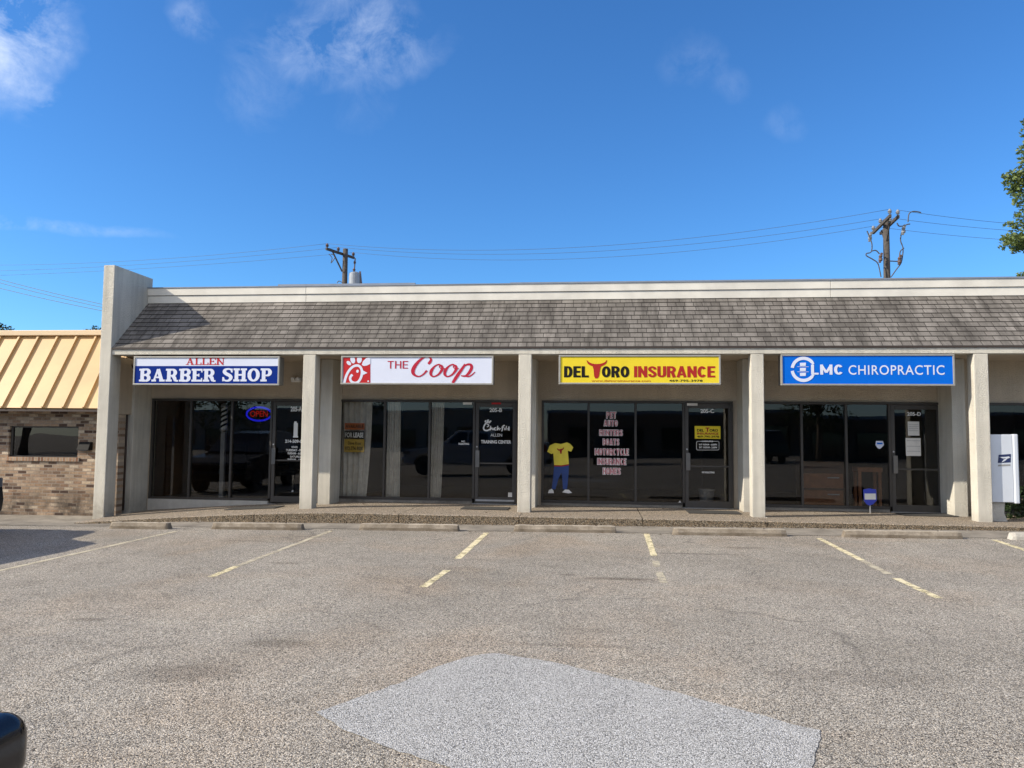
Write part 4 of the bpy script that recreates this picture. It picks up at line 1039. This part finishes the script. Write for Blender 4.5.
MB().box(wx0 - .1, wx1 + .1, BY + .30, BY + .32, wz0 - .1, wz1 + .1).build('dark_backing', 'black', K)  # black panel added behind the pane so the room reads dark
# roof plane with ribs
ry0, rz0_, ry1, rz1_ = .12, 2.15, 1.15, 3.86
mb = MB(); mb.add([(BX0, ry0, rz0_), (-10.565, ry0, rz0_), (-10.565, ry1, rz1_), (BX0, ry1, rz1_), (BX0, ry0 + .05, rz0_ - .03), (-10.565, ry0 + .05, rz0_ - .03), (-10.565, ry1 + .05, rz1_ - .03), (BX0, ry1 + .05, rz1_ - .03)], [(0, 1, 2, 3), (4, 7, 6, 5), (0, 4, 5, 1), (1, 5, 6, 2), (2, 6, 7, 3), (3, 7, 4, 0)])
rf = mb.build('roof', 'metal_tan', K)
d = Vector((0, ry1 - ry0, rz1_ - rz0_)).normalized(); nn = Vector((0, -d.z, d.y))
xb = -12.874 + .4765 * 4 + .4765; k = 0
while xb > BX0 + .2:
    a = Vector((xb, ry0, rz0_)); b = Vector((xb, ry1, rz1_)); wv = Vector((.022, 0, 0)); hh = nn * .05
    MB().add([a - wv, a + wv, a + wv + hh, a - wv + hh, b - wv, b + wv, b + wv + hh, b - wv + hh], [(0, 1, 2, 3), (4, 7, 6, 5), (0, 4, 5, 1), (1, 5, 6, 2), (2, 6, 7, 3), (3, 7, 4, 0)]).build('seam', 'metal_tan', rf)
    xb -= .4765
MB().box(BX0, -10.565, ry1 - .10, ry1 + .25, rz1_ - .005, rz1_ + .115).build('ridge_cap', 'metal_cap', rf, .01)
mb = MB(); mb.box(BX0, -10.565, ry0 - .005, ry0 + .06, rz0_ - .075, rz0_ - .032); mb.box(BX0, -10.565, ry0 + .06, BY - .002, rz0_ - .06, rz0_ - .035); mb.build('eave_trim', 'gutter', rf)
MB().box(BX0, BX1, ry1 + .25, 9, 3.6, 3.9).build('flat_roof', 'flash', rf)
c = at(87.5, 446, BY)
t = thing('wall_lamp', 'small dark lamp box on the brick wall beside its window', 'wall lamp', (c.x, BY - .1, c.z))
mb = MB(); mb.prism([(-.16 + BY, c.z - .09), (BY - .001, c.z - .09), (BY - .001, c.z + .09), (-.08 + BY, c.z + .09)], 'x', c.x - .15, c.x + .13); mb.build('housing', 'black', t, .01)
MB().box(c.x - .11, c.x + .09, BY - .13, BY - .03, c.z - .105, c.z - .088).build('lens', 'lens_clear', t)

# ------------------------------------------------------------------ vehicles (only edges of them reach the picture)
def arch_profile(pts, arches, z0):   # lower edge with wheel arches
    out = []
    for (cx, r_) in arches:
        for i in range(11): a = math.pi - math.pi * i / 10; out.append((cx + r_ * math.cos(a), z0 + max(0, r_ * math.sin(a) - .02)))
    return out
def wheel(parent, x, y, z, r_, w_):
    wh = MB().lathe((x, y - w_ / 2, z), [(r_ * .62, 0), (r_ * .93, .0), (r_, .03), (r_, w_ - .03), (r_ * .93, w_), (r_ * .62, w_)], 28, axis='y').build('wheel', 'rubber', parent, smooth=False)
    MB().lathe((x, y - w_ / 2 - .004, z), [(r_ * .15, .01), (r_ * .3, .02), (r_ * .61, .0), (r_ * .61, w_ + .008), (r_ * .3, w_ - .02), (r_ * .15, w_)], 20, axis='y').build('rim', 'truckgrey', wh)
def vehicle(name, label, cat, loc, rot, P):
    """built nose along -x with its middle at the origin, then turned into place"""
    t = thing(name, label, cat)
    L, Wd, z0 = P['L'], P['W'], P['z0']; h = L / 2; y = Wd / 2
    low = arch_profile(None, P['arches'], z0)
    body = [(-h + .05, z0)] + low + [(h - .05, z0)] + P['upper']
    MB().prism(body, 'y', -y, y).build('body', P['paint'], t, .045, seg=3)
    cab = P['cab']; n = len(cab)
    mb = MB(); yi, yo = y - .26, y - .05
    zb_ = min(q[1] for q in cab); zt = max(q[1] for q in cab)
    def yy(z): return yo + (yi - yo) * (z - zb_) / (zt - zb_)
    vs = [(q[0], -yy(q[1]), q[1]) for q in cab] + [(q[0], yy(q[1]), q[1]) for q in cab]
    mb.add(vs, [tuple(range(n)), tuple(range(2 * n - 1, n - 1, -1))] + [(i, n + i, n + (i + 1) % n, (i + 1) % n) for i in range(n)]); mb.build('cabin', P['paint'], t, .03)
    for s_ in (-1, 1):
        for win in P['wins']:
            mb = MB(); mb.add([(a, s_ * (yy(b) + .004), b) for a, b in win] + [(a, s_ * (yy(b) - .02), b) for a, b in win], [(0, 1, 2, 3), (7, 6, 5, 4)] + [(i, (i + 1) % 4, 4 + (i + 1) % 4, 4 + i) for i in range(4)]); mb.build('side_window', 'carglass', t)
        for (cx, r_) in P['arches']: wheel(t, cx, s_ * (y - .13), P['wr'], P['wr'], .24)
        for (x0, x1, z0_, z1_, nm, mt) in P['lamps']:
            MB().box(x0, x1, s_ * (y - .02) - .02 if s_ > 0 else -y - .004, y + .004 if s_ > 0 else -(y - .02) + .02, z0_, z1_).build(nm, mt, t, .02)
        MB().box(P['mir'][0], P['mir'][0] + .12, s_ * y if s_ > 0 else -y - .2, y + .2 if s_ > 0 else -y, P['mir'][1], P['mir'][1] + .2).build('mirror', P['paint'], t, .03)
    for (x0, x1, z0_, z1_, yw, nm, mt) in P['front']:
        MB().box(x0, x1, -yw, yw, z0_, z1_).build(nm, mt, t, .085, smooth=True, seg=7)
    for scr in P['screens']:
        mb = MB(); a, b = scr; nx = Vector((b[1] - a[1], 0, -(b[0] - a[0]))).normalized() * P.get('so', .008)
        if nx.x * (a[0] + b[0]) < 0 and abs(a[0]) > .3: nx = -nx
        for o_ in (nx * 1, nx * -2): mb.v += [(a[0] + o_.x, -yy(a[1]) + .06, a[1] + .04 + o_.z), (a[0] + o_.x, yy(a[1]) - .06, a[1] + .04 + o_.z), (b[0] + o_.x, yy(b[1]) - .06, b[1] - .04 + o_.z), (b[0] + o_.x, -yy(b[1]) + .06, b[1] - .04 + o_.z)]
        mb.f += [(0, 1, 2, 3), (7, 6, 5, 4), (0, 4, 5, 1), (1, 5, 6, 2), (2, 6, 7, 3), (3, 7, 4, 0)]; mb.m += [0] * 6
        mb.build('windscreen', 'carglass', t)
    t.location = loc; t.rotation_euler.z = rot
    return t
pick = dict(L=5.75, W=1.95, z0=.42, wr=.39, paint='truckpaint', arches=[(-1.95, .47), (1.65, .47)],
    upper=[(2.83, .80), (2.83, 1.32), (2.75, 1.36), (.62, 1.36), (.55, 1.18), (-1.25, 1.18), (-1.4, 1.16), (-2.7, 1.04), (-2.83, .92)],
    cab=[(-1.35, 1.15), (-.62, 1.78), (.30, 1.82), (.56, 1.75), (.62, 1.15)],
    wins=[[(-1.05, 1.24), (-.2, 1.24), (-.2, 1.70), (-.58, 1.70)], [(-.14, 1.24), (.50, 1.24), (.46, 1.70), (-.14, 1.70)]],
    lamps=[(-2.86, -2.55, .84, 1.02, 'headlight', 'lens_clear'), (2.70, 2.85, .92, 1.26, 'tail_light', 'lens_red')],
    mir=(-1.0, 1.22), front=[(-2.97, -2.70, .48, .74, .93, 'front_bumper', 'chrome'), (-2.86, -2.80, .76, 1.02, .62, 'grille', 'chrome'), (2.80, 3.068, .46, .70, .94, 'rear_bumper', 'bumper')],
    screens=[((-1.35, 1.15), (-.62, 1.78))])
rb = lot(23, 768)
tk = vehicle('pickup_truck', 'pickup truck at the lower left of which only the black rear bumper corner shows', 'pickup truck', (0, 0, 0), 0, pick)
for s_ in (-1, 1):
    o_ = MB().box(3.0, 3.073, s_ * .62 - .12, s_ * .62 + .12, .52, .57).build('reflector', 'lens_red', tk, .01); o_.matrix_parent_inverse = Matrix.Identity(4)
# the truck stands across the lot, nose to the left
tk.location = (-1.905 - 3.04, -13.75, lz(-4.5, -13.4) + .085); 
suv = dict(L=4.75, W=1.88, z0=.34, wr=.36, paint='suvpaint', arches=[(-1.45, .43), (1.35, .43)],
    upper=[(2.34, .60), (2.32, 1.05), (2.20, 1.12), (-.95, 1.10), (-2.0, .98), (-2.30, .84), (-2.36, .55)],
    cab=[(-1.05, 1.08), (-.35, 1.66), (.6, 1.74), (1.75, 1.68), (2.22, 1.10)],
    wins=[[(-.78, 1.15), (.15, 1.15), (.15, 1.60), (-.30, 1.60)], [(.22, 1.15), (1.1, 1.15), (1.1, 1.62), (.22, 1.62)], [(1.17, 1.15), (1.95, 1.15), (1.68, 1.58), (1.17, 1.62)]],
    lamps=[(-2.30, -1.95, .74, .90, 'headlight', 'lens_clear'), (2.15, 2.34, .85, 1.05, 'tail_light', 'lens_red')],
    mir=(-.72, 1.12), front=[(-2.44, -2.20, .36, .62, .88, 'front_bumper', 'suvpaint'), (-2.40, -2.30, .66, .82, .55, 'grille', 'black'), (2.20, 2.42, .38, .68, .88, 'rear_bumper', 'suvpaint')],
    screens=[((-1.05, 1.08), (-.35, 1.66)), ((2.22, 1.10), (1.75, 1.68))])
sv = vehicle('parked_car', 'charcoal car parked facing the brick wall at the left edge', 'car', (0, 0, 0), 0, suv)
sv.rotation_euler.z = R(-90); sv.scale = (1, 1, 1.08); sv.location = (-11.20, -5.2, lz(-11.7, -5))

for (x, y, a, lb) in ((-7.5, -28.5, 90, 'dark car parked across the lot, mirrored in the barber windows'), (1.2, -29, 91, 'dark car parked across the lot, mirrored beside the yellow shirt decal'), (9.5, -28.6, 88, 'dark car parked across the lot, mirrored by the papered door')):
    c2 = copy_tree(sv); c2.location = (x, y, lz(x, y)); c2.rotation_euler.z = R(a); c2['label'] = lb
mb = MB(); rl = random.Random(11)
for _ in range(420):
    k = rl.random()
    if k < .5: x = rl.uniform(-9.5, 9); y = kerb_y(x) - abs(rl.gauss(0, .12)) - .02; z = lz(x, y) + .012
    elif k < .75: x = rl.uniform(-9, 9); y = -1.72 - abs(rl.gauss(0, .25)) - .1; z = lz(x, y) + .007
    else: x = rl.uniform(-9, 9); y = rl.uniform(-.5, 1.5); z = sz(x) + .01
    a = rl.uniform(0, 6.28); q = rl.uniform(.012, .035); b_ = q * rl.uniform(.3, .6)
    ca, sa = math.cos(a), math.sin(a); h_ = rl.uniform(.002, .016)
    mb.add([(x - ca * q, y - sa * q, z), (x + sa * b_, y - ca * b_, z + h_), (x + ca * q, y + sa * q, z + .002), (x - sa * b_, y + ca * b_, z + h_ * .5)], [(0, 1, 2, 3)], 0 if rl.random() < .7 else 1)
tag(mb.build('leaf_litter', ['litter', 'stop_pale']), 'dry leaf litter and grit along the kerb', 'litter', kind='stuff')

# ------------------------------------------------------------------ utility poles and wires
def insul(mb, p, s=1.0): mb.lathe(p, [(.03 * s, -.06), (.035 * s, .0), (.10 * s, .03), (.06 * s, .07), (.11 * s, .10), (.07 * s, .15), (.05 * s, .20), (.02 * s, .22)], 12)
def brk(mb, pts, r_): mb.tube(pts, r_, 7)
p2y = 22.0
def P2(u, v, dy=0): return at(u, v, p2y + dy)
b0 = P2(886.5, 275); top2 = P2(886, 219.5)
t = thing('utility_pole', 'weathered utility pole with slanting crossarm and looping cables behind the roof', 'utility pole', (b0.x, p2y, 0))
mb = MB(); mb.tube([(b0.x + .04, p2y, -.2), (b0.x, p2y, 6), (top2.x, p2y, top2.z)], [.21, .175, .13], 14); mb.build('pole_shaft', 'pole', t, smooth=True)
e0, e1 = at(875.5, 233.5, p2y + 1.5), at(893, 215.5, p2y - 1.5); e0.z = e1.z = (e0.z + e1.z) / 2
def bar3(mb, a, b, h, w_):
    a, b = Vector(a), Vector(b); d = (b - a).normalized(); s_ = d.cross(Vector((0, 0, 1))).normalized() * w_ / 2; u_ = s_.cross(d).normalized() * h / 2
    mb.add([a - s_ - u_, a + s_ - u_, a + s_ + u_, a - s_ + u_, b - s_ - u_, b + s_ - u_, b + s_ + u_, b - s_ + u_], [(0, 1, 2, 3), (4, 7, 6, 5), (0, 4, 5, 1), (1, 5, 6, 2), (2, 6, 7, 3), (3, 7, 4, 0)])
for sgn in (-.13, .27):
    mb = MB(); off = Vector((sgn, sgn * .35, 0)); bar3(mb, e0 + off, e1 + off, .13, .10); mb.build('crossarm', 'pole', t)
cm = (e0 + e1) / 2
for k in (.25, .75):
    q = e0.lerp(e1, k); mb = MB(); bar3(mb, q + Vector((.1, .05, -.05)), (b0.x, p2y, cm.z - .95), .05, .05); mb.build('brace', 'pole', t)
ins2 = []
for k, dx in ((.02, -.13), (.45, -.13), (.97, -.13), (.97, .27), (.55, .27)):
    q = e0.lerp(e1, k) + Vector((dx, dx * .35, .12)); ins2.append(q); mb = MB(); insul(mb, q, .9); mb.build('insulator', 'porcelain', t)
for (u, v, dy, mt) in ((870, 237, .8, 'porcelain'), (880.5, 258, -.3, 'brownpor'), (899.5, 260, -.3, 'brownpor'), (903.5, 230, -.9, 'porcelain')):
    q = P2(u, v, dy); mb = MB(); bar3(mb, q + Vector((-.04, 0, -.22)), q + Vector((.06, 0, .24)), .09, .09); mb.lathe((q.x, q.y, q.z), [(.03, -.16), (.09, -.12), (.09, -.02), (.05, .02), (.09, .06), (.05, .14)], 10); mb.build('fuse_cutout', mt, t)
for path in (((867, 231), (870, 238), (872, 245), (871, 252), (866.5, 253.5), (866.8, 256), (873, 259.5), (878, 264), (881, 277)), ((872, 251), (876, 250.5), (879.5, 254)),
             ((902, 231), (900.5, 240), (903, 248), (902.5, 256), (901, 263), (896, 270), (891, 277)), ((899.5, 256), (900.5, 251), (904, 248)), ((897, 223), (899, 226), (903, 226)), ((908, 222), (909, 214), (913, 211.5), (919, 212), (921, 213)), ((890, 261), (899, 261.5)), ((903, 230), (906, 225), (910, 224))):
    mb = MB(); pts = [at(q[0], q[1], p2y - .25) for q in spline([(a, b) for a, b in path], 5)]; mb.tube(pts, .028, 6); mb.build('cable', 'wire', t)
p1y = 29.0
b1 = at(344.5, 285, p1y); top1 = at(345.5, 249, p1y)
t = thing('utility_pole', 'dark utility pole carrying a grey transformer can', 'utility pole', (b1.x, p1y, 0))
mb = MB(); mb.tube([(b1.x, p1y, -.2), (b1.x, p1y, 7), (top1.x, p1y, top1.z)], [.2, .175, .15], 14); mb.build('pole_shaft', 'pole', t, smooth=True)
f0, f1 = at(327.5, 246, p1y - 1.2), at(355, 262, p1y + 1.2); f0.z = f1.z = (f0.z + f1.z) / 2
mb = MB(); bar3(mb, f0 + Vector((0, -.2, 0)), f1 + Vector((0, -.2, 0)), .14, .11); mb.build('crossarm', 'pole', t)
mb = MB(); bar3(mb, f0.lerp(f1, .22) + Vector((0, -.2, -.05)), (b1.x - .1, p1y - .2, f0.z - 1.1), .07, .06); mb.build('brace', 'pole', t)
ins1 = []
for k in (.03, .42, .97):
    q = f0.lerp(f1, k) + Vector((0, -.2, .12)); ins1.append(q); mb = MB(); insul(mb, q, 1.0); mb.build('insulator', 'brownpor', t)
tc = at(355.5, 290, p1y + .2); zt = at(355.5, 273, p1y).z
mb = MB(); mb.lathe((tc.x, p1y, zt), [(.30, -1.1), (.34, -1.05), (.34, -.06), (.30, -.0), (.16, .06), (.05, .08)], 20); mb.build('transformer', 'tank', t, smooth=False)
mb = MB(); insul(mb, (tc.x - .05, p1y, zt + .1), .9); insul(mb, (tc.x - .02, p1y, zt + .55), .8); mb.tube([(tc.x - .03, p1y, zt + .3), (tc.x, p1y, zt + .9)], .04, 6); mb.build('bushing', 'brownpor', t)
mb = MB(); q = at(361.5, 278, p1y); bar3(mb, q + Vector((0, 0, -.35)), q + Vector((-.1, 0, .4)), .09, .09); mb.build('arrester', 'brownpor', t)
for path in (((329, 254), (332, 258), (331, 263), (334, 259), (335, 256), (331, 254)), ((337, 283), (339, 281), (343, 283))):
    mb = MB(); mb.tube([at(a, b, p1y - .3) for a, b in spline(path, 4)], .025, 6); mb.build('cable', 'wire', t)

def wire(a, b, sag, label, r_=.008, grp='overhead power lines'):
    a, b = Vector(a), Vector(b); mb = MB(); pts = []
    for i in range(33):
        k = i / 32; q = a.lerp(b, k); q.z -= sag * 4 * k * (1 - k); pts.append(q)
    mb.tube(pts, r_, 6); tag(mb.build('power_line', 'wire', smooth=True), label, 'power line', grp)
wire(ins1[0] + Vector((0, 0, .2)), ins2[2] + Vector((0, 0, .2)), 1.0, 'topmost of the power lines between the two poles')
wire(ins1[1] + Vector((0, 0, .2)), ins2[1] + Vector((0, 0, .2)), .95, 'middle of the power lines between the two poles')
wire(ins1[2] + Vector((0, 0, .2)), ins2[0] + Vector((0, 0, .2)), .98, 'lowest of the power lines between the two poles')
for i, (v, lb) in enumerate(((263, 'topmost'), (270, 'middle'), (275.5, 'lowest'))):
    wire(ins1[i] + Vector((0, 0, .2)), at(-60, v + 1.5, 36), .45 - .1 * i, lb + ' of the lines running left from the transformer pole')
for i, (k, v, lb) in enumerate(((3, 219, 'topmost'), (4, 223.5, 'middle'), (0, 233.5, 'lowest'))):
    wire(ins2[k] + Vector((0, 0, .2)), at(1200, v + 9, 24), .35, lb + ' of the lines running right from the cable-draped pole')
for (v0, v1, lb) in ((279, 313, 'upper'), (282.5, 316, 'middle'), (289, 318.5, 'lower')):
    wire(at(-60, v0 - 17, 14), at(150, v1 + 1, 10), .12, lb + ' of the slack lines dropping behind the tall end wall', .010)

# ------------------------------------------------------------------ trees
def tree(label, x, y, h, clumps, n, size, mat, extra=(), seed=1, name='tree', grp=None):
    rg = random.Random(seed); t = thing(name, label, 'tree', (x, y, 0), grp)
    mb = MB(); mb.tube([(x, y, -.2), (x + .1, y, h * .3), (x - .05, y + .1, h * .55)], [h * .028, h * .022, h * .014], 10)
    for c in clumps[-8:]: mb.tube([(x, y, h * .42), ((x + c[0]) / 2, (y + c[1]) / 2, (h * .5 + c[2]) / 2 + .2), (c[0], c[1], c[2])], [h * .009, h * .006, h * .002], 6)
    mb.build('trunk', 'bark', t, smooth=True)
    mb = MB()
    for c in clumps: leaves(mb, c[:3], c[3], c[3], c[3] * .8, int(n * (c[3] / .6) ** 2), size, rg, 0, .1)
    mb.build('crown', mat, t)
rg = random.Random(5); ty = 16.0
cl = []
for (u, v, rp_) in ((1007, 176, 4), (1013, 183, 8), (1016, 192, 6), (1020, 176, 10), (1022, 200, 8), (1026, 188, 10), (1010, 224, 3.4), (1004, 225.5, 2), (1018, 226, 5), (1026, 215, 9), (1006, 241, 5), (1013, 238, 8), (1020, 242, 9), (1003, 247, 3), (1015, 250, 4), (1028, 240, 12), (1026, 121, 4), (1029, 132, 7), (1030, 160, 8), (1036, 150, 14), (1034, 175, 13)):
    q = at(u, v, ty + rg.uniform(-.4, .4)); cl.append((q.x, q.y, q.z, rp_ * .041 * 1.15))
tx = at(1140, 300, ty).x
for _ in range(46):
    a = rg.uniform(0, 6.28); q = math.sqrt(rg.random()) * 3.6; zz = rg.uniform(-1, 1)
    x = tx + q * math.cos(a); 
    cl.append((x, ty + q * math.sin(a), 8.6 + zz * 3.6 * math.sqrt(max(0, 1 - (q / 4) ** 2)), rg.uniform(.7, 1.2)))
tree('leafy green tree reaching into the picture past the right end of the roof', tx, ty, 12, cl, 420, .085, 'leaf', seed=2)
q = at(1022, 274, 20); cl = [(q.x, 20, q.z - .1, .28), (q.x + .5, 20.1, q.z - .1, .45), (q.x + 1.1, 20, q.z + .1, .7), (q.x + .9, 20, q.z - 1.0, 1.0), (q.x + 2, 20, q.z - .5, 1.2), (q.x - .35, 20, q.z - .35, .25)]
tree('low green tree just topping the roof flashing at the right edge', q.x + 1.4, 20, 7, cl, 420, .08, 'leaf', seed=4, name='small_tree')
for (u, v, lb, sd) in ((95, 327, 'dark treetop peeping over the tan roof beside the tall end wall', 6), (0, 324, 'dark treetop over the tan roof at the left edge', 8)):
    q = at(u, v, 26); cl = [(q.x, 26, q.z - .05, .20), (q.x + .35, 26.1, q.z - .35, .4), (q.x - .5, 26, q.z - .45, .42), (q.x - 1.1, 26, q.z - .5, .3), (q.x, 26, q.z - 1.2, 1.1), (q.x + 1.0, 26.3, q.z - 1.2, .8)]
    tree(lb, q.x, 26, q.z, cl, 500, .07, 'leaf_dark', seed=sd, name='small_tree')

# ------------------------------------------------------------------ across the road (met only in the glass)
def far_shop(label, x0, x1, y, h, mat, seed):
    t = thing('far_shop', label, 'building', ((x0 + x1) / 2, y, 0)); rg = random.Random(seed)
    MB().box(x0, x1, y - 12, y, -.5, h).build('wall', mat, t)
    MB().box(x0 - .1, x1 + .1, y - 12.1, y + .12, h + .001, h + .25).build('parapet', 'flash', t)
    x = x0 + 1.5
    while x < x1 - 3:
        f = MB().box(x, x + 2.4, y + .002, y + .08, .4, 2.4).build('window', 'bronze', t); MB().box(x + .08, x + 2.32, y + .081, y + .09, .48, 2.32).build('pane', 'carglass', f); x += 3.6
far_shop('dark brick shop block across the road with flat roof', -4, 48, -42, 3.35, 'brick_far', 1)
far_shop('long low rendered block far across the road', -60, -8, -70, 4.4, 'render_far', 2)
for i, (x, y, h, lb) in enumerate(((-16, -30, 9, 'broad dark tree across the road, left'), (-27, -34, 8, 'second dark tree across the road, far left'), (15, -38, 8, 'dark tree across the road before the brick block'), (-42, -36, 11, 'tall dark tree added beyond the other two to darken the glass'), (-50, -44, 11, 'farthest dark tree on the left, added to darken the glass'), (34, -39, 9, 'dark tree added before the far end of the brick block to darken the glass'))):  # last three trees are unseen, added to darken reflections in the glass
    cl = []; rg = random.Random(20 + i)
    for _ in range(26):
        a = rg.uniform(0, 6.28); q = math.sqrt(rg.random()) * h * .32; cl.append((x + q * math.cos(a), y + q * math.sin(a), h * .62 + rg.uniform(-1, 1) * h * .28, rg.uniform(.8, 1.3)))
    tree(lb, x, y, h, cl, 35, .16, 'leaf_dark', seed=30 + i)
